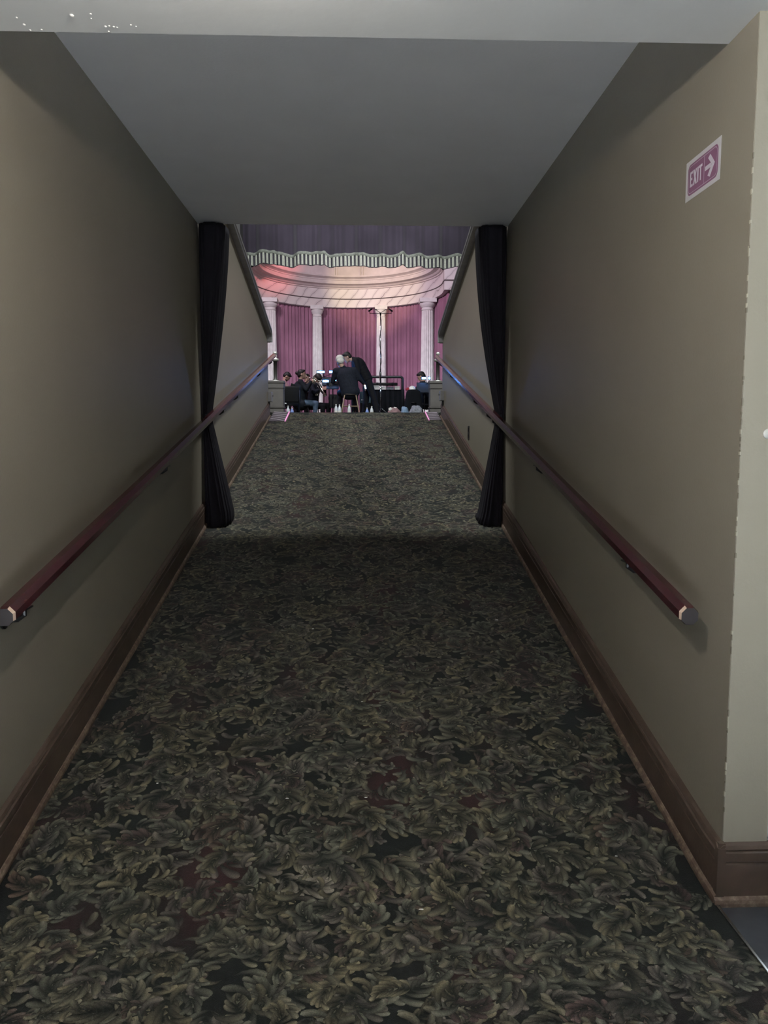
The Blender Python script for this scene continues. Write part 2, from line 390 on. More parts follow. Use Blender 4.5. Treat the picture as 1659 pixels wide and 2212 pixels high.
def run_y(prof, x0, x1):
    bm = bmesh.new(); rows = [[Vector((x, 2.1-d, .0125+h*1.06)) for d, h in prof] for x in (x0, x1)]
    vs = grid(bm, rows, close=True); bm.faces.new(vs[0]); bm.faces.new(vs[-1][::-1]); return bm
bm = run_y(PB, XR-.0208, 4.2); box(bm, XR-.0212, XR+.002, 2.0788, 2.099, .03, .186); box(bm, XR-.0168, XR+.002, 2.083, 2.099, .186, .2)
bb = struct('baseboard_lobby', bm, 'brown_trim'); obj('shoe_molding', run_y(PS, XR-.028, 4.2), 'worn_trim', bb)
# ---- sloping moulded caps on the outside walls, turned down at the foot
PC = [(-.20, -.03), (.055, -.03), (.062, -.018), (.055, -.006), (.045, .0), (.045, .012), (.058, .02), (.062, .034), (.052, .046), (.030, .052), (.03, .066), (.02, .078), (-.20, .08)]
for i, (xw, sx) in enumerate(((XL, 1), (XR, -1))):
    bm = bmesh.new(); rows = []
    a0 = math.atan(.198); path = [(y, ztop(y), a0) for y in (YE, 7, 8.5, 9.56)]
    r = .075; cy, cz = 9.56-math.sin(a0)*r*1.0, ztop(9.56)-math.cos(a0)*r
    for k in range(1, 9):
        a = lin(a0, PI/2, k/8); path.append((cy+math.sin(a)*r, cz+math.cos(a)*r, a))
    path.append((path[-1][0], path[-1][1]-.045, PI/2))
    for y, z, a in path: rows.append([Vector((xw+sx*d, y+math.sin(a)*h, z+math.cos(a)*h)) for d, h in PC])
    vs = grid(bm, rows, close=True); bm.faces.new(vs[0]); bm.faces.new(vs[-1][::-1])
    struct('trim_%d' % (i+1), bm, 'cap_trim')
# ---- beyond the crest: house floor falling to the stage, stage floor, proscenium
ZS = CAMZ+.38
bm = bmesh.new(); pr = [(11.88, -.2), (11.88, zr(11)), (15.7, .9), (15.7, -.2)]
prism(bm, pr, lambda a, b_, t: Vector((t, a, b_)), -9, 9); struct('floor_house', bm, 'house_carpet')
bm = bmesh.new(); box(bm, -9, FL-.02, 9.75, 11.88, -.2, zr(11)-.004); box(bm, FR+.02, 9, 9.75, 11.88, -.2, zr(11)-.004); struct('floor_cross_aisle', bm, 'house_carpet')
bm = bmesh.new(); box(bm, -9, 9, 15.7, 30, -.2, ZS); struct('floor_stage', bm, 'stage_boards')
PXL = W(521, 560, 16.6).x; PXR = 3.1
bm = bmesh.new(); box(bm, -9, PXL, 16.5, 16.9, -.2, 12); struct('wall_proscenium_left', bm, 'proscenium_paint')
bm = bmesh.new(); box(bm, PXR, 9, 16.5, 16.9, -.2, 12); struct('wall_proscenium_right', bm, 'proscenium_paint')
bm = bmesh.new(); box(bm, -9.2, -9, 5.4, 30, -.2, 12); struct('wall_house_left', bm, 'outer_wall_paint')
bm = bmesh.new(); box(bm, 9, 9.2, 5.4, 30, -.2, 12); struct('wall_house_right', bm, 'outer_wall_paint')
# ================================================================ THINGS IN THE PASSAGE
# ---- handrails: eight-sided timber rail on iron brackets
def rz_(y): return CAMZ-.535+.2045*(y-2.2)
def handrail(name, xc, xw, y0, y1, by, label):
    t = thing(name, label, 'handrail', (xc, y0, rz_(y0)), 'wall handrails along the ramp', room=True)
    bm = bmesh.new(); n = 8; ys = [y0, y0+.012, 4, 6, 8, y1-.01, y1]; rows = []
    for i, y in enumerate(ys):
        r = .0305 if 0 < i < len(ys)-1 else .0275
        rows.append([Vector((xc+r*math.cos(PI/8+k*PI/4), y, rz_(y)+r*math.sin(PI/8+k*PI/4))) for k in range(n)])
    vs = grid(bm, rows, close=True)
    f0 = bm.faces.new(vs[0]); f1 = bm.faces.new(vs[-1][::-1]); f0.material_index = 1; f1.material_index = 1
    for f in bm.faces:
        if f.material_index == 0 and f.calc_center_median().y < y0+.013 and (f.calc_center_median().x-xc)*(xw-xc) < 0 and f.calc_center_median().z > rz_(y0)-.004 and f.calc_center_median().z < rz_(y0)+.024: f.material_index = 2
    r_ = obj('rail', bm, ['rail_paint', 'rail_end_grain', 'worn_edge'], t)
    for y in by:
        bm = bmesh.new(); z = rz_(y)
        tube(bm, [(xc, y, z-.028), (xc, y, z-.05), (lin(xc, xw, .35), y, z-.066), (xw, y, z-.07)], .0085, 8)
        lathe(bm, [(.026, 0), (.026, .006), (.012, .010)], 14, (xw, y, z-.07), mx=Matrix.Rotation(-PI/2 if xw > xc else PI/2, 3, 'Y'))
        box(bm, xc-.016, xc+.016, y-.03, y+.03, z-.0325, z-.027)
        b_ = obj('bracket', bm, 'dark_iron', t, label='dark iron bracket')
        bm = bmesh.new(); bmesh.ops.create_uvsphere(bm, u_segments=8, v_segments=6, radius=.0055, matrix=Matrix.Translation((xc, y-.02, z-.036)))
        obj('screw', bm, 'steel', b_)
    return t
handrail('handrail', -1.035, XL, 2.245, 9.72, (2.38, 4.2, 6.01, 6.73, 8.3, 9.45), 'burgundy eight-sided wooden handrail on the left wall, below the bare stretch of wall')
handrail('handrail', .988, XR, 2.215, 9.6, (2.75, 4.2, 5.6, 5.86, 6.52, 8.2, 9.27), 'burgundy scuffed wooden handrail on the right wall, below the exit sign')
# ---- exit sign (flat printed sheet on the wall)
sy0, sy1, sz0, sz1 = 2.287, 2.523, CAMZ+.7485, CAMZ+.8705
def S(u, v, off): return Vector((XR-off, lin(sy1, sy0, u), lin(sz0, sz1, v)))
AS = (sy1-sy0)/(sz1-sz0)
t = thing('exit_sign', 'white-bordered magenta EXIT sign with an arrow, on the right wall', 'sign', (XR, (sy0+sy1)/2, sz0), room=True)
bm = bmesh.new(); prism(bm, [(0, 0), (1, .0), (1, 1), (0, 1)], S, .0003, .0012); obj('sheet', bm, 'laminate_white', t)
def rrect(u0, u1, v0, v1, r, n=6):
    pts = []
    for cx, cy, a0 in ((u1-r/AS, v1-r, 0), (u0+r/AS, v1-r, 90), (u0+r/AS, v0+r, 180), (u1-r/AS, v0+r, 270)):
        for k in range(n+1):
            a = math.radians(a0+90*k/n); pts.append((cx+r/AS*math.cos(a), cy+r*math.sin(a)))
    return pts
bm = bmesh.new(); prism(bm, rrect(.065, .94, .11, .885, .15), S, .0012, .0016); obj('panel', bm, 'sign_magenta', t)
bm = bmesh.new(); o_ = rrect(.09, .915, .155, .84, .12); i_ = rrect(.096, .909, .167, .828, .112)
grid(bm, [[S(u, v, .0019) for u, v in o_], [S(u, v, .0019) for u, v in i_]], close=True)
prism(bm, [(.552, .165), (.557, .165), (.557, .83), (.552, .83)], S, .0016, .0019); obj('border_line', bm, 'sign_lettering', t)
bm = bmesh.new(); a, b_ = .31, .69
def G(polys, u0, w, top=.0021):
    for q in polys: prism(bm, [(u0+u*w, lin(a, b_, v)) for u, v in q], S, .0016, top)
s_ = .34
G([[(0, 0), (s_, 0), (s_, 1), (0, 1)], [(s_, 0), (1, 0), (1, .16), (s_, .16)], [(s_, .84), (1, .84), (1, 1), (s_, 1)], [(s_, .43), (.85, .43), (.85, .58), (s_, .58)]], .135, .082)
G([[(0, 0), (.34, 0), (1, 1), (.66, 1)]], .228, .115); G([[(.66, 0), (1, 0), (.34, 1), (0, 1)]], .228, .115, .0023)
G([[(0, 0), (1, 0), (1, 1), (0, 1)]], .357, .032)
G([[(.34, 0), (.66, 0), (.66, 1), (.34, 1)], [(0, .84), (.34, .84), (.34, 1), (0, 1)], [(.66, .84), (1, .84), (1, 1), (.66, 1)]], .404, .095)
obj('lettering', bm, 'sign_lettering', t)
bm = bmesh.new()
prism(bm, [(.585, .44), (.76, .44), (.76, .545), (.585, .545)], S, .0016, .0021)
prism(bm, [(.855, .4925), (.725, .76), (.665, .70), (.775, .4925)], S, .0016, .0022); prism(bm, [(.855, .4925), (.775, .4925), (.665, .285), (.725, .225)], S, .0016, .0023)
obj('arrow', bm, 'sign_lettering', t)
# ---- black velvet curtains at the end of the ceiling, caught behind the rails
def door_curtain(xw, sx, label, wtop, wtie, wbot, seed, hook, pw):
    t = thing('door_curtain', label, 'curtain', (xw, 5.6, zr(5.6)), 'velvet curtains gathered at the end of the ceiling', room=True)
    zt = ZC-.012; ztie = rz_(5.6)-.02; rows = []; nz_ = 46; na = 120
    for i in range(nz_+1):
        q = i/nz_; z0 = lin(zt, zr(5.5)+.004, q)
        if z0 > ztie: w = lin(wtop, wtie, ((zt-z0)/(zt-ztie))**pw)
        else: w = lin(wtie, wbot, ((ztie-z0)/(ztie-zr(5.5)))**.95)
        if q > .965: w -= hook*(q-.965)/.035
        d = lin(.16, .105, math.exp(-((z0-ztie)/.5)**2))
        row = []
        for k in range(na):
            a = 2*PI*k/na
            c, s2 = math.cos(a), math.sin(a); e = .62
            cx = math.copysign(abs(c)**e, c); sy = math.copysign(abs(s2)**e, s2)
            rip = 1+.055*math.sin(a*17+seed+1.4*math.sin(q*3.1+seed))*(.4+.6*q)+.03*math.sin(a*7+2*q+seed)
            x = xw+sx*(.006+w*.5*(1+cx*min(rip, 1.0+.02))); yy = 5.60+d*sy*rip
            zz = z0
            if i == nz_: zz = zr(yy)+.006+.004*math.sin(a*9)
            row.append(Vector((x, yy, zz)))
        rows.append(row)
    bm = bmesh.new(); vs = grid(bm, rows, close=True); bm.faces.new(vs[0]); bm.faces.new(vs[-1][::-1])
    obj('drape', bm, 'black_velvet', t, smooth=True)
    bm = bmesh.new(); rows = []
    for zz in (-.022, .022):
        rows.append([Vector((xw+sx*(.006+wtie*.5*(1+1.06*math.copysign(abs(math.cos(a))**.62, math.cos(a)))), 5.60+.118*math.copysign(abs(math.sin(a))**.62, math.sin(a)), ztie+zz)) for a in [2*PI*k/48 for k in range(48)]])
    grid(bm, rows, close=True); obj('tie_band', bm, 'black_cloth', t)
    return t
door_curtain(XL, 1, 'black velvet curtain hanging against the left wall behind the left handrail', .188, .036, .205, .4, .02, 1.4)
door_curtain(XR, -1, 'black velvet curtain hanging against the right wall behind the right handrail', .205, .034, .170, 2.1, -.01, 1.7)
# ---- ceiling lamp over the foot of the ramp (just above the frame)
LX, LY, LZ = -.26, 1.5, ZL-.052
t = thing('ceiling_lamp', 'round ceiling lamp over the foot of the ramp', 'lamp', (LX, LY, ZL), room=True)
bm = bmesh.new(); lathe(bm, [(.0, 0), (.11, 0), (.11, -.006), (.095, -.012), (.0, -.012)], 32, (LX, LY, ZL), caps=False); obj('lamp_base', bm, 'brass_white', t, smooth=True)
bm = bmesh.new(); bmesh.ops.create_uvsphere(bm, u_segments=20, v_segments=12, radius=.036, matrix=Matrix.Translation((LX, LY, LZ))); obj('bulb', bm, 'bulb_glow', t, smooth=True)
t = thing('fill_lamp', 'added fill lamp in the lobby ceiling, unseen behind the foot of the ramp', 'lamp', (0, -.45, ZL), room=True)  # added out of view; lights the corridor ceiling by bounce
bm = bmesh.new(); lathe(bm, [(.055, 0), (.085, 0), (.085, -.008), (.055, -.004), (.055, 0)], 28, (0, -.45, ZL), caps=False); obj('trim_ring', bm, 'brass_white', t, smooth=True)
# ---- small wall fittings
p = W(1657, 937, 2.1)
t = thing('wall_button', 'small round white push button on the wall beside the tall window', 'button', (p.x, 2.097, p.z))
bm = bmesh.new(); lathe(bm, [(.0, 0), (.014, 0), (.014, .004), (.009, .007), (0, .008)], 20, mx=Matrix.Rotation(PI/2, 3, 'X'), caps=False); obj('button_cap', bm, 'switch_white', t, smooth=True)
t = thing('wall_outlet', 'dark outlet plate low on the right wall beyond the black curtain', 'outlet', (XR, 7.31, CAMZ+.04))
bm = bbox(-.006, 0, -.04, .04, -.065, .065, .002); obj('plate', bm, 'dark_iron', t)
for z in (-.03, .03):
    bm = bbox(-.009, -.006, -.018, .018, z-.016, z+.016, .001); obj('socket', bm, 'black_plastic', t)
for sx, xw, y, z, lab in ((1, XL, 9.64, CAMZ+.49, 'dark metal latch box at the end of the left wall, below the left handrail'), (-1, XR, 9.5, CAMZ+.50, 'dark metal latch box at the end of the right wall, below the right handrail')):
    t = thing('latch_box', lab, 'latch', (xw, y, z), 'latch boxes at the wall ends')
    bm = bmesh.new(); x0, x1 = sorted((0, sx*.045)); box(bm, x0, x1, -.06, .10, -.055, .065); bevel(bm, .004); obj('latch_body', bm, 'cap_trim', t)
    bm = bmesh.new(); x0, x1 = sorted((0, sx*.022)); box(bm, x0, x1, -.03, 0, -.125, -.055); obj('bolt', bm, 'dark_iron', t)
    bm = bmesh.new(); tube(bm, [(sx*.045, .03, .02), (sx*.06, .03, .02)], .011, 10); obj('knob', bm, 'steel', t)
# ---- tape on the carpet at the crest
def flat_strip(a, b2, w, h, m, name, label, group):
    a, b2 = Vector(a), Vector(b2); d = (b2-a).normalized(); n = Vector((-d.y, d.x))*w/2; bm = bmesh.new(); rows = []
    for i in range(7):
        p = a.lerp(b2, i/6)
        rows.append([Vector((q.x, q.y, zr(q.y)+hh)) for q, hh in ((p+n, h), (p-n, h), (p-n, .0), (p+n, .0))])
    vs = grid(bm, rows, close=True); bm.faces.new(vs[0]); bm.faces.new(vs[-1][::-1])
    o = obj(name, bm, m); return tag(o, label, 'floor tape' if 'tape' in name else 'mat', group)
flat_strip((-.868, 9.33), (-.868, 9.94), .016, .013, 'pink_tape', 'pink_tape', 'pink tape line on the carpet at the crest, on the left side', 'pink tape lines')
flat_strip((.872, 9.40), (.872, 9.94), .014, .013, 'pink_tape', 'pink_tape', 'pink tape line on the carpet at the crest, on the right side', 'pink tape lines')
flat_strip((-.97, 9.34), (-.97, 9.94), .195, .009, 'tape_panel', 'floor_mat', 'dark strip of matting between the pink tape and the left wall', None)
flat_strip((.952, 9.42), (.952, 9.94), .145, .009, 'tape_panel', 'floor_mat', 'dark strip of matting between the pink tape and the right wall', None)
for i in range(5):
    flat_strip((-1.06, 9.50+.105*i), (-.885, 9.355+.125*i), .010, .011, 'grey_tape', 'grey_tape', 'pale grey tape stripe across the matting by the left wall', 'grey tape stripes, left')
    flat_strip((1.02, 9.46+.108*i), (.885, 9.425+.115*i), .010, .011, 'grey_tape', 'grey_tape', 'pale grey tape stripe across the matting by the right wall', 'grey tape stripes, right')
# ---- litter on the carpet
for (px_, py_), s, lab in (((1072, 1343), .011, 'largest white paper scrap on the carpet, halfway up the ramp near the right baseboard'),
        ((910, 1973), .006, 'white crumb on the carpet near the middle of the frame bottom'), ((340, 1697), .004, 'white crumb on the carpet nearest the left baseboard'),
        ((620, 1730), .005, 'white crumb on the carpet left of the two in the middle'), ((790, 1728), .005, 'white crumb on the carpet right of the two in the middle'),
        ((676, 1362), .006, 'faint white crumb halfway up the ramp, level with the largest scrap'), ((1331, 1855), .004, 'white crumb on the carpet nearest the right baseboard'), ((782, 1520), .004, 'white crumb in the middle of the ramp, farther up than the middle pair')):
    d = W(px_, py_, 1)-Vector((0, 0, CAMZ)); y = (CAMZ+.43)/(.2126-d.z) if py_ < 1930 else (CAMZ-.0165)/(-d.z)
    p = Vector((d.x*y, y, zr(y)+.0085)); bm = bmesh.new()
    n = 7; c = bm.verts.new((0, 0, s*.25)); rg = [bm.verts.new((s*math.cos(k*2*PI/n)*R.uniform(.6, 1.1)*1.3, s*math.sin(k*2*PI/n)*R.uniform(.4, .8), R.uniform(0, .2)*s)) for k in range(n)]
    for k in range(n): bm.faces.new((c, rg[k], rg[(k+1) % n]))
    bm.faces.new(rg[::-1]); o = obj('paper_scrap', bm, 'paper_white'); o.location = p; tag(o, lab, 'litter', 'white crumbs on the carpet')
# ================================================================ BEYOND THE CREST
# ---- pedestals with newel posts flanking the head of the ramp
def pedestal(xc, sx, lab, lab2):
    t = thing('pedestal', lab, 'pedestal', (xc, 11, zr(11)), 'pedestals at the head of the ramp')
    h = CAMZ+.785-zr(11); w = .112
    bm = bmesh.new(); box(bm, -w*1.0, w*1.0, -w, w, h*.24, h-.115); bevel(bm, .004); obj('shaft', bm, 'pedestal_grey', t)
    bm = bmesh.new(); box(bm, -w*1.03, w*1.03, -w*1.03, w*1.03, 0, h*.2); bevel(bm, .004); box(bm, -w*1.1, w*1.1, -w*1.1, w*1.1, h*.2, h*.24); obj('plinth', bm, 'pedestal_grey', t)
    bm = bmesh.new()
    for e, z0, z1 in ((1.02, h-.115, h-.10), (1.06, h-.10, h-.03), (1.12, h-.03, h-.012), (1.06, h-.012, h)): box(bm, -w*e, w*e, -w*e, w*e, z0, z1)
    obj('cap', bm, 'pedestal_grey', t)
    n = thing('newel_post', lab2, 'post', (xc+sx*.004, 11, zr(11)+h), 'newel posts on the pedestals')
    bm = bmesh.new(); lathe(bm, [(.045, 0), (.045, .012), (.032, .022), (.026, .03), (.026, .265), (.034, .275)], 20); obj('post', bm, 'dark_wood', n, smooth=True)
    bm = bmesh.new(); lathe(bm, [(.034, .275), (.05, .283), (.052, .30), (.046, .312), (.03, .318), (.018, .33), (.026, .345), (.02, .356), (.014, .36), (.026, .372), (.031, .386), (.026, .402), (.012, .411), (0.0005, .413)], 20, caps=False); obj('finial', bm, 'brass_white', n, smooth=True)
    bm = bmesh.new(); lathe(bm, [(.06, 0), (.06, .008), (.048, .012)], 20); obj('foot_ring', bm, 'brass_white', n, smooth=True)
    bm = bmesh.new(); x0, x1 = sorted((sx*.04, sx*.62)); tube(bm, [(x0, 0, .296), (x1, 0, .296)], .014, 10); obj('side_rail', bm, 'brass_white', n, smooth=True)
pedestal(-1.148, -1, 'grey stepped pedestal at the head of the ramp beside the left wall end', 'dark newel post with pale finial behind the top of the left handrail')
pedestal(1.138, 1, 'grey stepped pedestal at the head of the ramp beside the right wall end', 'dark newel post with pale finial and rail above the right handrail')
# ---- valance with bullion fringe
YV = 17.0
def vfold(x): return .055*math.sin(x*7.3)+.035*math.sin(x*17.1+.7)+.02*math.sin(x*31)
def vlift(x):
    z = .022*math.sin(x*6.1+1)+.016*math.sin(x*15+.4)-.018*x*.5
    for c in (-1.78, -.7, 1.0): z += .05*math.exp(-((x-c)/.06)**2)
    return z
X0, X1 = PXL-.2, PXR+.1
vz0 = W(770, 549, YV).z; vzb = W(770, 578, YV).z
t = thing('valance', 'purple stage valance with a pale striped fringe across the top of the stage', 'valance', (0, YV, vzb), room=True)
n = 520; xs = [lin(X0, X1, i/n) for i in range(n+1)]
bm = bmesh.new(); grid(bm, [[Vector((x, YV-.02+vfold(x)*(1-.25*q), lin(vz0+vlift(x)-.03, vz0+3.2, q))) for x in xs] for q in (0, .1, .3, .6, 1)]); obj('cloth', bm, 'purple_velvet', t, smooth=True)
bm = bmesh.new(); grid(bm, [[Vector((x, YV-.028+vfold(x)-dy, vz0+vlift(x)+dz)) for x in xs] for dz, dy in ((.012, 0), (.008, .012), (-.055, .012), (-.06, 0))]); obj('braid', bm, 'braid_grey', t, smooth=True)
bm = bmesh.new(); grid(bm, [[Vector((x, YV-.022+vfold(x), vz0+vlift(x)*(1-.3*q)-.05-q*(vz0-.06-vzb))) for x in xs] for q in (0, .5, 1)]); obj('lining', bm, 'fringe_dark', t, smooth=True)
bm = bmesh.new(); x = X0+.02; k = 0
while x < X1-.04:
    w = .046*R.uniform(.85, 1.1); rows = []
    for q in (0, .06, .3, .65, 1):
        rows.append([Vector((x+u*w*(1+.12*q), YV-.034-.02*math.sin(PI*u)+vfold(x+u*w), vz0+vlift(x+u*w)*(1-.3*q)-.055-q*(vz0-.075-vzb))) for u in (0, .2, .5, .8, 1)])
    grid(bm, rows); x += .083; k += 1
obj('fringe', bm, 'fringe_ivory', t, smooth=True)
# ---- the apse: entablature, plaster wall, columns and rose curtains
AX, AY, AR = -.3, 24.62, 3.0
def arc(prof, a0, a1, n, m, name, parent=None, smooth=False):
    bm = bmesh.new(); vs = grid(bm, [[Vector((AX+r*math.cos(lin(a0, a1, i/n)), AY+r*math.sin(lin(a0, a1, i/n)), CAMZ+z)) for r, z in prof] for i in range(n+1)])
    return obj(name, bm, m, parent, smooth)
A0, A1 = math.radians(-4), math.radians(184)
ap = thing('stage_set', 'curved marble-veined entablature and plaster wall set at the back of the stage', 'stage set', (AX, AY, ZS), room=True)
arc([(3.42, 4.53), (3.0, 4.53), (3.0, 4.80)], A0, A1, 64, 'marble', 'architrave', ap)
arc([(3.0, 4.80), (2.982, 4.805), (2.975, 4.825), (3.0, 4.835)], A0, A1, 64, 'marble_line', 'fillet', ap, True)
arc([(3.0, 4.835), (3.0, 5.15)], A0, A1, 64, 'marble', 'frieze', ap)
arc([(3.0, 5.15), (2.955, 5.165), (2.955, 5.195), (2.90, 5.215), (2.86, 5.26), (2.72, 5.285), (2.72, 5.40), (2.70, 5.41), (2.70, 5.44), (2.66, 5.47), (2.60, 5.50), (2.60, 5.535), (2.66, 5.545), (2.66, 5.565), (3.05, 5.60)], A0, A1, 64, 'cornice_paint', 'cornice', ap)
arc([(3.05, 5.60), (3.05, 7.6)], A0, A1, 64, 'plaster_pink', 'upper_wall', ap)
tag(arc([(3.6, .38), (3.6, 4.52), (3.66, 4.52), (3.66, .38)], A0, A1, 64, 'dark_wood', 'wall_apse'), kind='structure')
for a in (98.5, 81.3):
    for d in (-.75, .75):
        aa = math.radians(a+d); bm = bmesh.new(); mx = Matrix.Translation((AX+3.03*math.cos(aa), AY+3.03*math.sin(aa), CAMZ)) @ Matrix.Rotation(aa, 4, 'Z'); box(bm, -.04, .04, -.02, .02, 5.6, 7.6, mx=mx); obj('wall_strip', bm, 'cornice_paint', ap)
for sx in (-1, 1):
    x0, x1 = sorted((AX+sx*3.0, AX+sx*4.6)); bm = bmesh.new(); box(bm, x0, x1, AY-.42, AY-.2, CAMZ+4.53, CAMZ+7.6)
    fw = obj('flank_wall', bm, 'marble', ap)
    bm = bmesh.new(); box(bm, x0-.02, x1+.02, AY-.48, AY-.2, CAMZ+5.40, CAMZ+5.56); obj('flank_cornice', bm, 'cornice_paint', fw)
    bm = bmesh.new(); box(bm, x0-.012, x1+.012, AY-.445, AY-.2, CAMZ+4.80, CAMZ+4.835); obj('flank_fillet', bm, 'marble_line', fw)
def column(xc, yc, r, label):
    t = thing('column', label, 'column', (xc, yc, ZS), 'fluted columns at the back of the stage'); H = 4.53+CAMZ-ZS
    bm = bmesh.new(); rows = []; nf = 20
    for z, k in ((.30, 1.0), (H*.35, 1.0), (H*.7, .92), (H-.36, .86)):
        row = []
        for i in range(nf*6):
            a = 2*PI*i/(nf*6); ph = (i % 6)/6; fl = 0 if ph < .26 else .105*math.sin(PI*(ph-.2)/.8)
            rr = r*k*(1-fl); row.append(Vector((rr*math.cos(a), rr*math.sin(a), z)))
        rows.append(row)
    vs = grid(bm, rows, close=True); bm.faces.new(vs[0]); bm.faces.new(vs[-1]); obj('shaft', bm, 'plaster_white', t)
    bm = bmesh.new(); lathe(bm, [(r*.86, H-.38), (r*.92, H-.37), (r*.92, H-.35), (r*.87, H-.34), (r*.87, H-.29), (r*.97, H-.27), (r*1.12, H-.21), (r*1.17, H-.165), (r*1.10, H-.13)], 32)
    box(bm, -r*1.22, r*1.22, -r*1.22, r*1.22, H-.13, H); obj('capital', bm, 'plaster_white', t)
    bm = bmesh.new(); lathe(bm, [(r*1.02, .30), (r*1.15, .26), (r*1.2, .20), (r*1.15, .14), (r*1.25, .13)], 32); box(bm, -r*1.32, r*1.32, -r*1.32, r*1.32, 0, .13); obj('base', bm, 'plaster_white', t)
RC = 2.90
for px_, r, lab in ((585, .215, 'white fluted column on the far left, above the left handrail top'), (686, .18, 'white fluted column behind the lit music stands'), (823, .175, 'white fluted column behind the tall microphone stand'), (923, .225, 'white fluted column on the far right, behind the bright stand light')):
    for _ in range(1):
        y = 26.0
        for k in range(6):
            x = W(px_, 800, y).x; y = AY+math.sqrt(max(.01, RC**2-(x-AX)**2))
    column(x, y, r, lab)
cax = sorted([math.atan2(o.location.y-AY, o.location.x-AX) for o in COL.objects if o.name.startswith('column')])
edges = [math.radians(-2)]+cax+[math.radians(182)]
for i in range(5):
    a0, a1 = edges[i], edges[i+1]; nn = int((a1-a0)*260); rows = []
    lab = ['rose stage curtain at the far right of the apse, beyond the right column', 'rose stage curtain between the microphone stand and the right column', 'rose stage curtain behind the two men at the stool', 'rose stage curtain between the two left columns', 'rose stage curtain at the far left of the apse, beyond the left column'][i]
    bm = bmesh.new()
    for q in (0, .03, .3, .7, 1):
        row = []
        for k in range(nn+1):
            a = lin(a0, a1, k/nn); s = a*3.2
            f = (.15*(.55-abs(math.sin(s*21+1.1*math.sin(s*5+i)+.25*math.sin(s*2.1+q*1.5)))**.7)+.025*math.sin(s*83+i+q))*(.6+.4*q)*(1.15 if q > .02 else .7)
            rr = 3.17+f; row.append(Vector((AX+rr*math.cos(a), AY+rr*math.sin(a), CAMZ+lin(4.524, .39, q))))
        rows.append(row)
    grid(bm, rows); o = obj('stage_curtain', bm, 'rose_velvet', smooth=True); tag(o, lab, 'curtain', 'rose curtains of the apse')
# ================================================================ THE BAND ON THE STAGE
V3 = Vector
def ell(bm, c, r, fwd=None, up=None, seg=14):
    mx = Matrix.Translation(c)
    if fwd is not None:
        f = V3(fwd).normalized(); u = V3(up or (0, 0, 1)); l = u.cross(f).normalized(); u = f.cross(l)
        mx = mx @ Matrix((f, l, u)).transposed().to_4x4()
    bmesh.ops.create_uvsphere(bm, u_segments=seg, v_segments=seg//2+2, radius=1, matrix=mx @ Matrix.Diagonal((*r, 1)))
def cap(bm, a, b, r0, r1):
    a, b = V3(a), V3(b)
    n = 7
    tube(bm, [a.lerp(b, i/n) for i in range(n+1)], [lin(r0, r1, i/n) for i in range(n+1)], 12)
    ell(bm, a, (r0,)*3, seg=12); ell(bm, b, (r1,)*3, seg=12)
def fuse(name, bm, m, parent, vox=.012, smooth=5, label=None):
    """union of closed shapes into one continuous surface"""
    me = bpy.data.meshes.new('tmp'); bmesh.ops.recalc_face_normals(bm, faces=bm.faces[:]); bm.to_mesh(me); bm.free()
    t = bpy.data.objects.new('tmp', me); COL.objects.link(t)
    a = t.modifiers.new('r', 'REMESH'); a.mode = 'VOXEL'; a.voxel_size = vox
    s = t.modifiers.new('s', 'SMOOTH'); s.iterations = smooth; s.factor = .5
    dg = bpy.context.evaluated_depsgraph_get(); dg.update()
    me2 = bpy.data.meshes.new_from_object(t.evaluated_get(dg)); bpy.data.objects.remove(t); bpy.data.meshes.remove(me)
    me2.name = name; me2.materials.clear()
    for x in (m if isinstance(m, (list, tuple)) else [m]): me2.materials.append(M[x])
    for p in me2.polygons: p.use_smooth = True; p.material_index = 0
    o = bpy.data.objects.new(name, me2); COL.objects.link(o); o.parent = parent
    if label: o['label'] = label
    return o
def hand(bm, wr, d, palm, side, curl=.9):
    """palm with four bent fingers of unequal length and a thumb; d: pointing, palm: palm normal, side: +1/-1 thumb side"""
    d = V3(d).normalized(); pn = V3(palm).normalized(); s = d.cross(pn).normalized()*side; wr = V3(wr)
    ell(bm, wr+d*.045, (.05, .042, .02), d, pn)
    for k, L in enumerate((.072, .08, .074, .058)):
        o_ = s*(.031-.0205*k); p = wr+d*.082+o_; a = curl*.35; p2 = p+(d*math.cos(a)+pn*math.sin(a))*L*.5
        a = curl*1.0; p3 = p2+(d*math.cos(a)+pn*math.sin(a))*L*.32; a = curl*1.5; p4 = p3+(d*math.cos(a)+pn*math.sin(a))*L*.24
        tube(bm, [p-d*.02, p, p2, p3, p4], [.0095, .0095, .009, .0085, .007], 8); ell(bm, p4, (.0075,)*3, seg=8)
    p = wr+d*.02+s*.03; p2 = p+(d*.6+s*.75+pn*.25).normalized()*.042; p3 = p2+(d*.9+s*.15+pn*.45).normalized()*.034
    tube(bm, [p-s*.01, p, p2, p3], [.012, .012, .0105, .008], 8); ell(bm, p3, (.0085,)*3, seg=8)
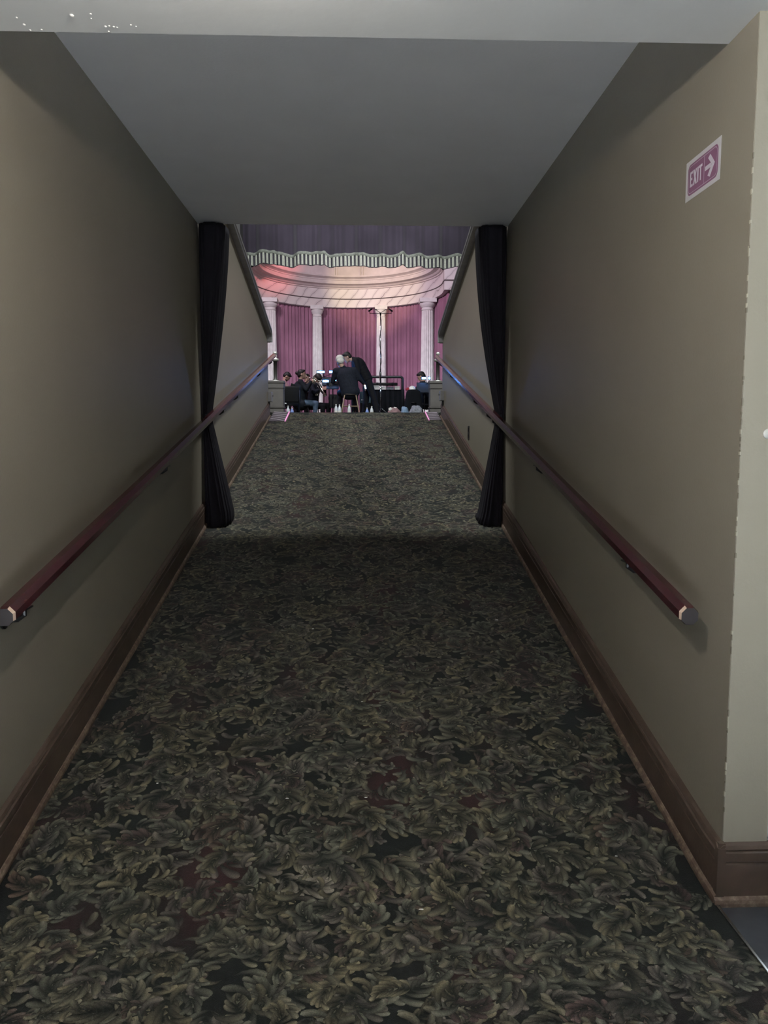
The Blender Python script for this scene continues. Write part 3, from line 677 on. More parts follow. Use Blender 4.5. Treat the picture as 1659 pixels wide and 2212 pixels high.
def person(loc, label, J, top, legs, hair, hairstyle, beard=False, bulk=1.0, glasses=False, coat=0):
    root = thing('person', label, 'person', loc, 'musicians and men on the stage')
    J = {k: (V3(v) if isinstance(v, tuple) else v) for k, v in J.items()}
    hc, hf, hu = J['head'], J['hf'].normalized(), J['hu']; hl = hu.cross(hf).normalized(); hu = hf.cross(hl)
    H = lambda f, l, u: hc+hf*f+hl*l+hu*u
    td = (J['neck']-J['pelvis']).normalized(); sl = (J['shL']-J['shR']).normalized(); tf = sl.cross(td).normalized()
    bm = bmesh.new()
    ell(bm, H(-.012, 0, .02), (.094, .076, .10), hf, hu); ell(bm, H(.03, 0, -.055), (.062, .055, .062), hf, hu); ell(bm, H(.012, 0, -.02), (.078, .066, .08), hf, hu)
    cap(bm, H(.085, 0, .012), H(.106, 0, -.026), .009, .013); ell(bm, H(.085, 0, -.062), (.012, .024, .009), hf, hu); ell(bm, H(.074, 0, -.10), (.02, .024, .018), hf, hu)
    ell(bm, H(.076, 0, .03), (.02, .055, .011), hf, hu)
    for s in (-1, 1): ell(bm, H(-.008, s*.077, -.012), (.02, .010, .032), hf, hu)
    cap(bm, J['neck']-td*.05, H(-.02, 0, -.05), .060, .053)
    def torso(bm, g):
        ell(bm, J['pelvis'], (.112*bulk+g, .155*bulk+g, .13+g), tf, td)
        for q in (.25, .5, .75): ell(bm, J['pelvis'].lerp(J['chest'], q), (lin(.115, .125, q)*bulk+g, lin(.155, .175, q)*bulk+g, .17+g), tf, td)
        ell(bm, J['chest'], (.125*bulk+g, .18*bulk+g, .19+g), tf, td)
        cap(bm, J['shL']*.93+J['neck']*.07-td*.01, J['shR']*.93+J['neck']*.07-td*.01, .066+g, .066+g)
    def arms(bm, g, to=1.0):
        for s in 'LR':
            cap(bm, J['sh'+s], J['el'+s], .056+g, .045+g); cap(bm, J['el'+s], J['el'+s].lerp(J['wr'+s], to), .044+g, lin(.044, .03, to)+g)
    def leg(bm, g, to=1.0):
        for s in 'LR':
            cap(bm, J['hip'+s], J['kn'+s], .088+g, .06+g); cap(bm, J['kn'+s], J['kn'+s].lerp(J['an'+s], to), .057+g, lin(.057, .036, to)+g)
            ell(bm, J['kn'+s].lerp(J['an'+s], .3)-tf*.012, (.05+g, .05+g, .09+g), tf, J['kn'+s]-J['an'+s])
    torso(bm, -.01); arms(bm, -.004); leg(bm, -.006)
    for s in 'LR':
        hand(bm, J['wr'+s], J.get('hd'+s) or (J['wr'+s]-J['el'+s]), J.get('hp'+s) or V3((0, 0, -1)), 1 if s == 'R' else -1)
        ell(bm, J['an'+s]+J['toe'+s].normalized()*.06-V3((0, 0, .045)), (.11, .04, .035), J['toe'+s], (0, 0, 1))
    bo = fuse('body', bm, ['skin', 'eye_dark', 'lip'], root, .0085, 3)
    eyes = [H(.083, s*.031, .006) for s in (-1, 1)]; brow = [H(.09, s*.032, .034) for s in (-1, 1)]; lp = H(.094, 0, -.062)
    for p in bo.data.polygons:
        c = p.center
        if (c-hc).length > .16: continue
        if min((c-e).length for e in eyes) < .0125: p.material_index = 1
        elif any(abs((c-e).dot(hu)) < .0055 and abs((c-e).dot(hl)) < .02 and (c-e).length < .03 for e in brow): p.material_index = 1
        elif abs((c-lp).dot(hu)) < .0065 and abs((c-lp).dot(hl)) < .021 and (c-lp).length < .025: p.material_index = 2
    # clothes
    bm = bmesh.new(); torso(bm, .014); arms(bm, .013, .96)
    if coat:
        ell(bm, J['pelvis']-td*.05+tf*coat, (.12*bulk+coat, .165*bulk+coat*.6, .17), tf, td)
    cap(bm, J['neck']-td*.07, J['neck']-td*.015, .074, .068)
    jk = fuse('jacket', bm, top, root, .013, 16)
    bm = bmesh.new(); ell(bm, J['pelvis'], (.116*bulk, .16*bulk, .12), tf, td); leg(bm, .014, .97); fuse('trousers', bm, legs, root, .014, 5)
    for s in 'LR':
        bm = bmesh.new(); a = J['an'+s]; d = J['toe'+s].normalized()
        ell(bm, a+d*.07-V3((0, 0, .045)), (.135, .047, .034), d, (0, 0, 1)); ell(bm, a-V3((0, 0, .03)), (.055, .045, .05), d, (0, 0, 1)); ell(bm, a-d*.02-V3((0, 0, .055)), (.05, .042, .022), d, (0, 0, 1)); fuse('shoe', bm, 'shoe_black', root, .012, 3)
    bm = bmesh.new()
    ell(bm, H(-.026, 0, .045), (.098, .084, .088), hf, hu); ell(bm, H(-.055, 0, -.005), (.068, .079, .075), hf, hu); ell(bm, H(.03, 0, .098), (.06, .062, .028), hf, hu)
    if hairstyle == 'bun': ell(bm, H(-.135, 0, .03), (.045, .045, .045), hf, hu); ell(bm, H(-.07, 0, -.03), (.055, .07, .06), hf, hu)
    if hairstyle == 'full': ell(bm, H(-.03, 0, .05), (.112, .098, .092), hf, hu); ell(bm, H(-.065, 0, -.02), (.07, .09, .078), hf, hu)
    fuse('hair', bm, hair, root, .011, 3)
    if beard:
        bm = bmesh.new(); ell(bm, H(.036, 0, -.078), (.062, .058, .05), hf, hu); fuse('beard', bm, hair, root, .01, 3)
    if glasses:
        bm = bmesh.new()
        for s in (-1, 1):
            q = [H(.104, s*(.034+.024*math.cos(k*PI/8)), .004+.019*math.sin(k*PI/8)) for k in range(17)]; tube(bm, q, .0028, 6, caps=False)
            tube(bm, [H(.103, s*.058, .01), H(0, s*.083, .012)], .0026, 6)
        tube(bm, [H(.106, -.012, .008), H(.106, .012, .008)], .0026, 6); obj('glasses', bm, 'black_plastic', root)
    return root
def at(px, Y): p = W(px, 900, Y); return V3((p.x, Y, ZS))
# ---- white-haired man on the stool, seen from behind
person(at(756, 18.0), 'white-haired person in a dark jacket sitting on the wooden stool, back turned', dict(
    pelvis=(0, 0, .70), chest=(-.08, .09, 1.04), neck=(-.16, .13, 1.24), head=(-.235, .17, 1.375), hf=(-.25, .85, -.35), hu=(-.15, .3, 1),
    shL=(-.335, .10, 1.15), shR=(.115, .05, 1.16), elL=(-.40, .20, .91), wrL=(-.37, .43, .93), elR=(.235, .08, .96), wrR=(.325, .12, .865), hdR=(.2, .1, -.6),
    hipL=(-.10, .02, .68), hipR=(.10, .02, .68), knL=(-.24, .42, .66), knR=(.10, .46, .64), anL=(-.22, .36, .24), anR=(.08, .36, .24), toeL=(-.2, 1, 0), toeR=(.05, 1, 0)),
    'suit_navy', 'trousers_dark', 'hair_white', 'full', bulk=1.32, coat=.02)
# ---- man bending down to him
person(at(799, 18.6), 'dark-haired person in a black suit bending over the white-haired one', dict(
    pelvis=(-.08, 0, 1.0), chest=(-.26, 0, 1.325), neck=(-.405, 0, 1.475), head=(-.545, -.01, 1.505), hf=(-.80, -.12, -.55), hu=(-.55, 0, .83),
    shL=(-.33, -.2, 1.41), shR=(-.35, .2, 1.43), elL=(-.27, -.25, 1.12), wrL=(-.46, -.22, .96), elR=(-.40, .26, 1.13), wrR=(-.6, .2, 1.0),
    hipL=(-.04, -.09, .93), hipR=(-.07, .09, .93), knL=(.11, -.10, .50), knR=(-.09, .12, .49), anL=(.21, -.10, .09), anR=(-.17, .14, .09), toeL=(-1, -.1, 0), toeR=(-1, .1, 0)),
    'suit_black', 'trousers_dark', 'hair_dark', 'short', bulk=1.22, coat=.0)
def seated(face, lean=0, hands=None, headdown=.0, dz=0):
    f = V3((math.cos(face), math.sin(face), 0)); l = V3((-f.y, f.x, 0)); P = lambda a, b, c: f*a+l*b+V3((0, 0, c+dz*(c > .3)))
    h = hands or ((.36, .07, 1.08), (.33, -.06, 1.06))
    return dict(pelvis=P(0, 0, .53), chest=P(.05+lean, 0, .88), neck=P(.06+lean*1.5, 0, 1.10), head=P(.10+lean*2, 0, 1.245-headdown*.04),
        hf=f*(1-headdown*.5)+V3((0, 0, -headdown)), hu=V3((0, 0, 1))+f*headdown, shL=P(.06+lean*1.3, .19, 1.03), shR=P(.06+lean*1.3, -.19, 1.03),
        elL=P(.20+lean, .27, .84), elR=P(.20+lean, -.27, .84), wrL=P(*h[0]), wrR=P(*h[1]), hdL=f+l*-.35+V3((0, 0, .15)), hdR=f+l*.35+V3((0, 0, .15)), hpL=-l, hpR=l,
        hipL=P(.02, .10, .50), hipR=P(.02, -.10, .50), knL=P(.46, .15, .50), knR=P(.46, -.13, .49), anL=P(.42, .16, .09), anR=P(.40, -.14, .09), toeL=f+l*.2, toeR=f-l*.1)
P_T = at(645, 20.3)
person(P_T, 'person with hair in a bun, dark top and blue jeans, playing a silver trumpet', seated(.08), 'knit_dark', 'jeans', 'hair_dark', 'bun', bulk=1.45, coat=.05)
P_L = at(605, 21.4)
person(P_L, 'bearded person in a dusty rose shirt looking down, behind the left pedestal', seated(.1, .05, ((.38, .12, .75), (.38, -.1, .75)), .75, .05), 'shirt_rose', 'trousers_dark', 'hair_dark', 'short', beard=True)
P_3 = at(667, 21.75)
person(P_3, 'dark-haired person with glasses facing the hall, behind the one with the bun', seated(-2.0, .0, ((.36, .06, 1.0), (.33, -.06, .98))), 'shirt_blue', 'trousers_dark', 'hair_dark', 'short', glasses=True)
P_4 = at(673, 20.95)
person(P_4, 'person with black hair and head bowed, beside the one with glasses', seated(-.5, .05, ((.38, .06, .95), (.35, -.06, .93)), .9, -.04), 'suit_navy', 'trousers_dark', 'hair_dark', 'full')
P_R = at(921, 19.7)
person(P_R, 'person in dark blue sitting at the bright stand light on the right', seated(PI-.35, .02, ((.34, .08, .92), (.34, -.06, .92)), .5, -.08), 'suit_navy', 'trousers_dark', 'hair_dark', 'short', bulk=1.1)
# ---- chairs
def chair(loc, label, rz, first=[None]):
    if first[0] is None:
        t = thing('orchestra_chair', label, 'chair', loc, 'black padded orchestra chairs')
        bm = bmesh.new(); box(bm, -.23, .23, -.02, .035, .455, .84); bevel(bm, .03, 4)
        for v in bm.verts: v.co.y += -.06*(v.co.z-.45)+.10*(v.co.x/.23)**2*.4
        obj('backrest', bm, 'black_plastic', t, smooth=True)
        obj('seat', bbox(-.23, .23, .02, .46, .405, .455, .02, 3), 'black_cloth', t, smooth=True)
        for sx in (-1, 1):
            bm = bmesh.new(); tube(bm, [(sx*.2, -.06, .74), (sx*.2, -.03, .46), (sx*.21, -.07, .002)], .012, 8); obj('leg', bm, 'black_plastic', t, smooth=True)
            bm = bmesh.new(); tube(bm, [(sx*.2, .40, .42), (sx*.21, .44, .002)], .012, 8); obj('leg', bm, 'black_plastic', t, smooth=True)
        for yy in (0, .4):
            bm = bmesh.new(); tube(bm, [(-.2, yy, .39), (.2, yy, .39)], .010, 8); obj('seat_rail', bm, 'dark_iron', t, smooth=True)
        bm = bbox(-.16, -.11, -.045, -.040, .415, .44, .002); obj('tag_plate', bm, 'switch_white', t, label='white tag plate')
        first[0] = t
    else:
        t = copy_tree(first[0]); t.location = loc; t['label'] = label
    t.rotation_euler = (0, 0, rz)
    return t
chair(at(629, 18.8), 'empty black orchestra chair with its back to the ramp, beside the left pedestal', .12)
for p_, fc, lab in ((P_T, .08, 'black orchestra chair under the brass player in jeans'), (P_L, .1, 'black orchestra chair under the bearded person in rose'), (P_3, -2.0, 'black orchestra chair under the person with glasses'), (P_4, -.5, 'black orchestra chair under the person with head bowed'), (P_R, PI-.35, 'black orchestra chair under the person in dark blue on the right')):
    f = V3((math.cos(fc), math.sin(fc), 0)); chair(p_-f*.16, lab, fc-PI/2)
t = thing('black_folder', 'black folder standing against the empty chair back', 'folder', at(621, 18.86)+V3((0, .09, .45)))
bm = bmesh.new(); box(bm, -.045, .045, -.012, .012, .0, .48); bevel(bm, .006); mx = Matrix.Rotation(.28, 4, 'Y')
for v in bm.verts: v.co = mx @ v.co
obj('cover', bm, 'black_plastic', t)
# ---- stool
t = thing('bar_stool', 'tall wooden stool with four splayed legs under the white-haired person', 'stool', at(757, 18.0))
bm = bmesh.new(); lathe(bm, [(.0, .575), (.17, .575), (.185, .585), (.185, .60), (.17, .612), (0, .612)], 28, caps=False); obj('seat', bm, 'dark_wood', t, smooth=True)
for sx in (-1, 1):
    for sy in (-1, 1):
        bm = bmesh.new(); tube(bm, [(sx*.13, sy*.12, .578), (sx*.24, sy*.2, .0)], [.013, .017], 10); obj('leg', bm, 'stool_wood', t, smooth=True)
for z in (.17, .33):
    for a in (((-1, -1), (1, -1)), ((-1, 1), (1, 1)), ((-1, -1), (-1, 1)), ((1, -1), (1, 1))):
        k = lin(.24, .13, z/.578); k2 = lin(.2, .12, z/.578); zz = z+(.03 if a[0][0] == a[1][0] else 0)
        bm = bmesh.new(); tube(bm, [(a[0][0]*k, a[0][1]*k2, zz), (a[1][0]*k, a[1][1]*k2, zz)], .009, 8); obj('rung', bm, 'stool_wood', t, smooth=True)
# ---- brass instruments
def trumpet(loc, d, up, label):
    d = V3(d).normalized(); u = V3(up); l = u.cross(d).normalized(); u = d.cross(l)
    mx = Matrix((d, l, u)).transposed().to_4x4()
    t = thing('trumpet', label, 'trumpet', loc, 'silver trumpets'); t.rotation_euler = mx.to_euler()
    bm = bmesh.new(); pts = [(.44-(.44-.30)*0-q*.3, 0, 0) for q in (0,)]
    prof = [(.061, .50), (.060, .497), (.045, .485), (.030, .46), (.021, .42), (.0145, .36), (.0105, .28), (.0085, .20)]
    lathe(bm, prof, 20, mx=Matrix.Rotation(PI/2, 3, 'Y'), caps=False); obj('bell', bm, 'silver_brass', t, smooth=True)
    bm = bmesh.new(); lp = [(.20, 0, 0), (.10, 0, 0), (.06, 0, -.01), (.035, 0, -.04), (.035, 0, -.07), (.06, 0, -.10), (.10, 0, -.11), (.28, 0, -.11)]
    tube(bm, lp, .008, 10); obj('bell_bow', bm, 'silver_brass', t, smooth=True)
    bm = bmesh.new(); tube(bm, [(.0, .02, 0), (.30, .02, 0), (.345, .02, -.012), (.36, .02, -.035), (.345, .02, -.058), (.30, .02, -.07), (.2, .02, -.07)], .0075, 10); lathe(bm, [(.012, -.045), (.013, -.03), (.006, -.02), (.0075, .0)], 12, (0, .02, 0), mx=Matrix.Rotation(PI/2, 3, 'Y')); obj('leadpipe', bm, 'silver_brass', t, smooth=True)
    for k in range(3):
        bm = bmesh.new(); lathe(bm, [(.011, -.135), (.0135, -.13), (.0135, .02), (.009, .025), (.004, .03), (.004, .05), (.009, .052), (.009, .056)], 12, (.165+.032*k, .01, 0)); obj('valve', bm, 'silver_brass', t, smooth=True)
    return t
trumpet(P_T+V3((.245, -.01, 1.195)), (.93, -.08, -.36), (.36, 0, .93), 'silver trumpet held up by the person with the bun')
def between(a, b2, lab):
    d = b2-a; trumpet(a, d, V3((0, -.4, 1)), lab)
between(W(668, 824, 20.98), W(688, 856, 20.65), 'silver trumpet pointing down, held by the person with glasses')
between(W(686, 824, 20.68), W(703, 856, 20.40), 'silver trumpet pointing down, held by the person with head bowed')
# ---- music stands, lit ones with twin clip lamps
def light(name, typ, loc, to, energy, col, size=.5, spot=60, sy=None):
    l = bpy.data.lights.new(name, typ); l.energy = energy; l.color = col
    if typ == 'AREA':
        l.size = size
        if sy: l.shape = 'RECTANGLE'; l.size_y = sy
    else: l.shadow_soft_size = size
    if typ == 'SPOT': l.spot_size = math.radians(spot); l.spot_blend = .6
    o = bpy.data.objects.new(name, l); COL.objects.link(o); o.location = loc
    if to is not None: o.rotation_euler = (V3(to)-V3(loc)).to_track_quat('-Z', 'Y').to_euler()
    return o
def music_stand(loc, zdesk, w, h, tilt, rz, label):
    t = thing('music_stand', label, 'music stand', loc, 'black music stands'); t.rotation_euler = (0, 0, rz)
    bm = bmesh.new(); box(bm, -w/2, w/2, -.004, .004, -h/2, h/2); box(bm, -w/2, w/2, -.055, .0, -h/2-.006, -h/2); bevel(bm, .002)
    mx = Matrix.Translation((0, 0, zdesk)) @ Matrix.Rotation(-tilt, 4, 'X')
    for v in bm.verts: v.co = mx @ v.co
    obj('desk', bm, 'black_plastic', t)
    bm = bmesh.new(); tube(bm, [(0, .02, .10), (0, .02, zdesk-.02)], .012, 10); lathe(bm, [(.017, .55), (.02, .56), (.02, .62), (.017, .63)], 12, (0, .02, 0)); obj('pole', bm, 'black_plastic', t, smooth=True)
    for k in range(3):
        a = k*2*PI/3+.5; bm = bmesh.new(); tube(bm, [(0, .02, .16), (.12*math.cos(a), .02+.12*math.sin(a), .07), (.24*math.cos(a), .02+.24*math.sin(a), .008)], .009, 8); obj('leg', bm, 'black_plastic', t, smooth=True)
    return t
def stand_lamp(px0, px1, py, pxa, pxb, Y, label, m='led_white'):
    c = W((px0+px1)/2, py, Y); t = thing('stand_lamp', label, 'lamp', c, 'blue-white clip lamps on the music stands')
    k = Y/FPX
    for a, b2 in ((px0, px1), (pxa, pxb)):
        x0 = (a-(px0+px1)/2)*k; x1 = (b2-(px0+px1)/2)*k
        bm = bbox(x0-.012, x1+.012, -.008, .02, -.035, .04, .006); hd = obj('lamp_head', bm, 'black_plastic', t)
        bm = bbox(x0, x1, -.0105, -.0085, -.024, .026, .0005, 1); obj('led_panel', bm, m, hd)
        light('stand_lamp_glow', 'POINT', c+V3(((x0+x1)/2, -.03, 0)), None, 6, (.10, .34, 1.0), .02)
        bm = bmesh.new(); tube(bm, [((x0+x1)/2, .015, 0), ((x0+x1)/2*.9+.05, .05, -.03), (.08, .035, -.12)], .006, 6); obj('gooseneck', bm, 'black_plastic', t, smooth=True)
    return t
music_stand(at(711, 19.4), 1.0, .34, .22, .25, .0, 'black music stand carrying the upper pair of blue-white lamps')
music_stand(at(719, 18.8), .86, .30, .18, .25, .0, 'black music stand carrying the lower pair of blue-white lamps')
stand_lamp(685, 701, 803.5, 711, 719, 19.3, 'upper pair of blue-white clip lamps left of the white-haired person')
stand_lamp(697, 710, 823.5, 719, 726, 18.7, 'lower pair of blue-white clip lamps left of the white-haired person')
music_stand(at(917, 19.1), .83, .40, .26, .2, .1, 'black music stand under the bright white lamp on the right')
stand_lamp(911, 920, 817, 925, 929, 19.05, 'bright white clip lamp pair on the right, in front of the white column')
music_stand(at(724, 19.6), .52, .3, .34, .1, .2, 'low black music stand between the brass player and the stool')
# ---- phone in the hand of the seated man
p = W(789, 836, 18.06); t = thing('phone', 'lit phone held low at the right of the white-haired person', 'phone', p); t.rotation_euler = (.2, -.3, .2)
obj('case', bbox(-.02, .02, -.003, .005, -.055, .055, .003), 'black_plastic', t); obj('screen', bbox(-.016, .016, -.0045, -.0032, -.045, .045, .0004, 1), 'phone_glow', t)
# ---- podium rail
t = thing('podium_rail', 'black tubular podium rail right of the man in the suit', 'rail', at(820, 19.25)); k = 19.25/FPX
x1 = (869-820)*k; x0 = (771-820)*k; zt = 1.10; bm = bmesh.new(); pts = [(x0, 0, 0)]
for cx, a0, a1 in ((x0+.05, 180, 90), (x1-.05, 90, 0)):
    pts += [(cx+.05*math.cos(math.radians(lin(a0, a1, i/5))), 0, zt-.05+.05*math.sin(math.radians(lin(a0, a1, i/5)))) for i in range(6)]
pts.append((x1, 0, 0)); tube(bm, pts, .032, 12); obj('tube_frame', bm, 'podium_iron', t, smooth=True)
for x in (x0, x1): obj('foot_plate', bbox(x-.07, x+.07, -.07, .07, 0, .012, .003), 'podium_iron', t)
# ---- tall microphone stand with a pair of microphones
t = thing('microphone_stand', 'tall silver microphone stand with two microphones on a crossbar', 'microphone stand', at(822, 19.0)); k = 19.0/FPX
zt = W(822, 677, 19.0).z-ZS
bm = bmesh.new(); tube(bm, [(0, 0, .12), (0, 0, 1.15)], .0165, 10); tube(bm, [(0, 0, 1.15), (0, 0, zt)], .011, 10); lathe(bm, [(.022, 1.11), (.024, 1.13), (.024, 1.18), (.016, 1.2)], 12); obj('pole', bm, 'chrome', t, smooth=True)
for q in range(3):
    a = q*2*PI/3+.35; bm = bmesh.new(); tube(bm, [(0, 0, .34), (.2*math.cos(a), .2*math.sin(a), .19), (.42*math.cos(a), .42*math.sin(a), .01)], .011, 8); obj('leg', bm, 'chrome', t, smooth=True)
bm = bmesh.new(); tube(bm, [(-.26, 0, zt), (.27, 0, zt)], .008, 8); tube(bm, [(0, 0, zt-.05), (0, 0, zt+.02)], .02, 10); obj('crossbar', bm, 'dark_iron', t)
for s in (-1, 1):
    bm = bmesh.new(); tube(bm, [(s*.20, 0, zt+.11), (s*.29, -.03, zt+.045)], [.017, .02], 10); tube(bm, [(s*.26, -.02, zt+.06), (s*.26, 0, zt)], .006, 6); obj('microphone', bm, 'black_plastic', t, smooth=True)
bm = bmesh.new(); tube(bm, [(-.20, 0, zt+.11), (-.13, 0, zt+.10), (-.02, -.015, zt+.02)]+[(.026*math.sin(i*1.05), -.02, lin(zt-.05, .35, i/16)) for i in range(17)]+[(.05, -.05, .0)], .007, 6)
tube(bm, [(.20, 0, zt+.11), (.14, 0, zt+.10), (.02, -.015, zt+.02)], .006, 6); obj('cable', bm, 'black_plastic', t, smooth=True)
# ---- table under black cloth with trays and a long case
Yt = 19.9; k = Yt/FPX; a = at(838, Yt); zt = W(838, 843, Yt).z-ZS
t = thing('draped_table', 'table under a black cloth behind the podium rail', 'table', a)
bm = bmesh.new(); x0, x1 = (803-838)*k, (870-838)*k; rows = []
for q, e in ((0, 0), (0, .012), (.5, .03), (1, .045)):
    row = []
    for i in range(80):
        s = i/80*4; sd = int(s); u = s-sd
        p = [(lin(x0, x1, u), -.28), (x1, lin(-.28, .28, u)), (lin(x1, x0, u), .28), (x0, lin(.28, -.28, u))][sd]
        w = e*(1+.6*math.sin(i*1.9))+(.0 if e else -.0); d = V3((p[0]-(x0+x1)/2, p[1], 0)); d = V3((math.copysign(1, d.x) if abs(d.x) > (x1-x0)/2-.001 else 0, math.copysign(1, d.y) if abs(d.y) > .279 else 0, 0))
        row.append(V3((p[0], p[1], 0))+d*w+V3((0, 0, lin(zt, .015, q))))
    rows.append(row)
vs = grid(bm, rows, close=True); bm.faces.new(vs[0]); obj('cloth', bm, 'black_cloth', t, smooth=False)
for i in range(4):
    bm = bmesh.new(); sx = x0+.03 if i % 2 else x1-.03; sy = .24 if i < 2 else -.24; tube(bm, [(sx, sy, 0), (sx, sy, zt-.01)], .014, 8); obj('leg', bm, 'steel', t)
for i, (px_, w, h, m) in enumerate(((812, .15, .085, 'paper_white'), (826, .12, .06, 'switch_white'), (842, .18, .06, 'grey_cloth'), (857, .12, .07, 'paper_white'))):
    t = thing('paper_box', ['white paper box leftmost on the black draped table', 'small white box second from the left on the draped table', 'grey box third from the left on the draped table', 'white box rightmost on the draped table'][i], 'box', a+V3(((px_-838)*k, -.12, zt)), 'boxes on the draped table')
    bm = bmesh.new(); box(bm, -w/2, w/2, -.08, .08, 0, h); bevel(bm, .004); obj('tray', bm, m, t); obj('lid', bbox(-w/2-.004, w/2+.004, -.084, .084, h, h+.02, .003), m, t)
t = thing('long_case', 'long black rounded case lying across the boxes on the draped table', 'case', a+V3(((831-838)*k, -.10, zt+.145)))
bm = bmesh.new(); L = 27*k; tube(bm, [(-L, 0, 0), (-L+.012, 0, 0), (L-.012, 0, 0), (L, 0, 0)], [.028, .04, .04, .028], 16); obj('tube', bm, 'black_plastic', t, smooth=True)
bm = bmesh.new()
for s in (-1, 1): tube(bm, [(s*L*.6-.02, 0, 0), (s*L*.6+.02, 0, 0)], .043, 16)
obj('strap', bm, 'black_cloth', t)
# ---- amplifier between the legs of the man
p = at(789, 19.45); t = thing('amplifier', 'teal amplifier cabinet with white marks, seen between stool and suit trousers', 'amplifier', p); k = 19/FPX
z0, z1 = W(789, 871, 19.45).z-ZS, W(789, 846, 19.45).z-ZS
obj('cabinet', bbox(-.14, .14, 0, .22, z0, z1, .012), 'teal_case', t); obj('base_box', bbox(-.13, .13, .02, .2, 0, z0, .008), 'black_plastic', t)
for i in range(3): obj('indicator', bbox(-.10+.04*i, -.075+.04*i, -.006, .0, z0+.07, z0+.095, .001), 'switch_white', t)
# ---- bottles on the floor
def bottle(px_, Y, h, m, label):
    t = thing('water_bottle', label, 'bottle', at(px_, Y), 'water bottles on the stage floor'); r = .04
    bm = bmesh.new(); lathe(bm, [(r*.85, 0), (r, .012), (r, h*.28), (r*.94, h*.31), (r, h*.34), (r, h*.66), (r*.8, h*.78), (r*.4, h*.9), (r*.36, h*.93)], 18); obj('bottle_body', bm, m, t, smooth=True)
    bm = bmesh.new(); lathe(bm, [(r*.42, h*.93), (r*.42, h*.995), (r*.38, h)], 14); obj('screw_cap', bm, 'switch_white', t, smooth=True)
    bm = bmesh.new(); lathe(bm, [(r*1.01, h*.40), (r*1.01, h*.60)], 18, caps=False); obj('bottle_label', bm, 'paper_white' if m == 'bottle_clear' else 'bottle_blue', t, smooth=True)
for q in ((726, 17.6, .36, 'bottle_clear', 'clear water bottle, left one of the two just left of the stool'), (733.5, 17.65, .355, 'bottle_clear', 'clear water bottle, right one of the two just left of the stool'), (754.5, 17.55, .36, 'bottle_clear', 'clear water bottle seen between the stool legs'),
          (631, 17.6, .28, 'bottle_blue', 'small blue water bottle beside the empty chair, at the jeans'), (622.5, 18.0, .34, 'bottle_clear', 'clear water bottle under the empty chair'), (803, 17.7, .32, 'bottle_clear', 'clear water bottle below the teal amplifier'), (793, 17.8, .29, 'bottle_blue', 'blue water bottle left of the one below the amplifier')): bottle(*q)
# ---- bags, case, cap on the right
def lump(name, px_, Y, r, m, label, cat, dz=0, seed=0, grp=None):
    bm = bmesh.new(); bmesh.ops.create_icosphere(bm, subdivisions=4, radius=1)
    for v in bm.verts:
        n = noise.noise(v.co*1.7+V3((seed, 0, 0)))*.22+noise.noise(v.co*4+V3((0, seed, 0)))*.07
        v.co = V3((v.co.x*r[0], v.co.y*r[1], max(-.72, v.co.z)*r[2]))*(1+n)
    z0 = min(v.co.z for v in bm.verts)
    for v in bm.verts: v.co.z -= z0
    o = obj(name, bm, m, smooth=True); o.location = at(px_, Y)+V3((0, 0, dz)); return tag(o, label, cat, grp)
lump('cloth_bag', 874, 18.3, (.10, .12, .19), 'denim_pale', 'pale blue cloth bag on the floor right of the podium rail', 'bag', 0, 2)
lump('cloth_bag', 899, 18.2, (.16, .14, .20), 'grey_cloth', 'grey streaked cloth bag on the floor by the right pedestal', 'bag', 0, 5)
lump('cloth_bag', 851, 18.2, (.17, .13, .17), 'shirt_rose', 'dusty pink cloth bag on the floor inside the podium rail', 'bag', 0, 8)
t = thing('instrument_case', 'tall black instrument case standing right of the podium rail', 'case', at(893, 18.62)); k = 19.6/FPX; zt = W(893, 842, 18.62).z-ZS
bm = bmesh.new(); rows = []
for z, w in ((0, .23), (zt*.3, .24), (zt*.6, .21), (zt*.8, .19), (zt*.93, .17), (zt, .12)):
    rows.append([V3(((w*math.copysign(abs(math.cos(2*PI*i/32))**.6, math.cos(2*PI*i/32))), .13*math.copysign(abs(math.sin(2*PI*i/32))**.6, math.sin(2*PI*i/32)), z)) for i in range(32)])
vs = grid(bm, rows, close=True); bm.faces.new(vs[0]); bm.faces.new(vs[-1]); obj('shell', bm, 'black_cloth', t, smooth=True)
bm = bmesh.new(); tube(bm, [(-.05, -.13, zt*.55), (-.05, -.17, zt*.58), (.05, -.17, zt*.58), (.05, -.13, zt*.55)], .011, 8); obj('handle', bm, 'black_plastic', t, smooth=True)
t = thing('white_cap', 'white dome-shaped cap resting on top of the black instrument case', 'cap', at(890, 18.62)+V3((0, 0, zt)))
bm = bmesh.new(); rows = []
for q in range(8):
    a = q/7*PI/2; rows.append([V3(((.085*math.cos(a)+.0005)*(1-.05*math.cos(8*2*PI*i/48)**8)*math.cos(2*PI*i/48), (.085*math.cos(a)+.0005)*(1-.05*math.cos(8*2*PI*i/48)**8)*math.sin(2*PI*i/48), .095*math.sin(a))) for i in range(48)])
vs = grid(bm, rows, close=True); bm.faces.new(vs[0]); obj('crown', bm, 'cap_white', t, smooth=True)
bm = bmesh.new(); rows = [[V3((r_*math.cos(a), -.06-r_*1.0*math.sin(a), z)) for a in [PI*i/14 for i in range(15)]] for r_, z in ((.02, .006), (.075, .0), (.075, .005), (.02, .011))]; grid(bm, rows); obj('brim', bm, 'cap_white', t)
lump('red_cloth', 880.5, 18.62, (.06, .05, .04), 'red_cloth', 'small red cloth beside the white cap on the instrument case', 'cloth', zt-.02, 3)
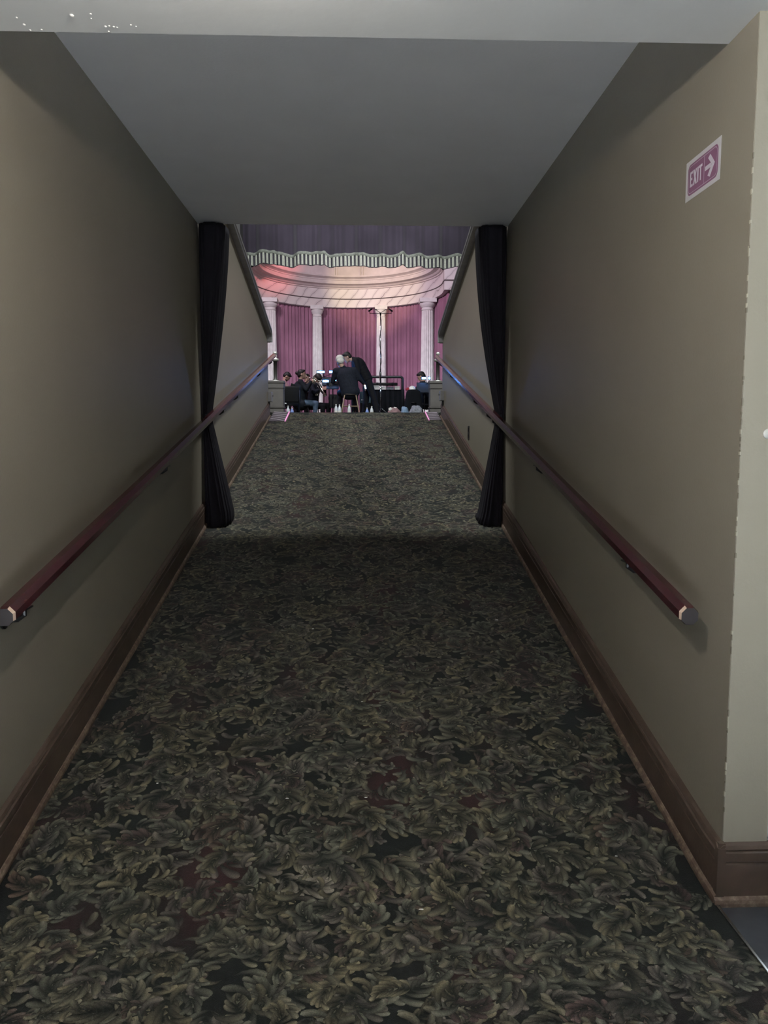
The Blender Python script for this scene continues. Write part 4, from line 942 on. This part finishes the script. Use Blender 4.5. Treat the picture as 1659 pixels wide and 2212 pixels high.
lump('mute', 843.5, 18.15, (.05, .05, .05), 'paper_white', 'white round mute on the pink bag, left one of two', 'mute', .22, 1, 'white mutes'); lump('mute', 853, 18.2, (.055, .05, .055), 'paper_white', 'white round mute on the pink bag, right one of two', 'mute', .225, 6, 'white mutes')
# ================================================================ LIGHT
light('house_light', 'AREA', (4.2, 6.45, 9.2), (-.6, 7.6, 1.2), 480, (.95, 1.0, .99), 1.2)
light('house_light', 'AREA', (-4.2, 6.45, 9.2), (.6, 7.6, 1.2), 480, (.95, 1.0, .99), 1.2)
light('house_light', 'AREA', (0, 6.5, 13), (0, 6.9, 1), 1250, (.93, 1.0, .99), 1.0)
light('stage_wash', 'AREA', (-3.0, 18.6, CAMZ+6.2), (-.1, 27, CAMZ+3.0), 330, (1.0, .84, .97), .8)
light('stage_wash_right', 'SPOT', (-1.8, 18.3, CAMZ+6.2), (2.3, 26, CAMZ+4.4), 700, (.98, .74, 1.0), .15, 40)
light('stage_spot_warm', 'SPOT', (1.5, 18.3, CAMZ+6.0), (.7, 27.4, CAMZ+5.3), 1700, (1.0, .80, .42), .12, 24)
light('stage_spot_red', 'SPOT', (-2.6, 19.0, CAMZ+6.3), (-3.3, 25.2, CAMZ+6.0), 2300, (1.0, .13, .10), .12, 25)
light('column_light_left', 'SPOT', (-2.2, 23.0, ZS+.15), (-3.0, 26.0, ZS+1.2), 220, (.85, .93, 1.0), .08, 70)
light('column_light_right', 'SPOT', (1.8, 23.0, ZS+.15), (2.35, 26.0, ZS+1.2), 220, (.85, .93, 1.0), .08, 70)
light('column_light_middle', 'SPOT', (-.3, 23.5, ZS+.15), (-.3, 27.5, ZS+1.2), 220, (.88, .9, 1.0), .1, 80)
light('front_light', 'SPOT', (0, 8.0, CAMZ+7.5), (0, 17, CAMZ+5.3), 2000, (.95, .95, 1.0), .3, 29)
light('fill_beam', 'SPOT', (0, -.45, ZL-.01), (0, -.45, 0), 15500, (.86, .94, 1.0), .05, 50)  # added fill, thrown down on the pale floor to lift the ceiling
w = bpy.data.worlds.new('world'); sc.world = w; w.use_nodes = True
w.node_tree.nodes['Background'].inputs[0].default_value = (.5, .55, .6, 1); w.node_tree.nodes['Background'].inputs[1].default_value = .012
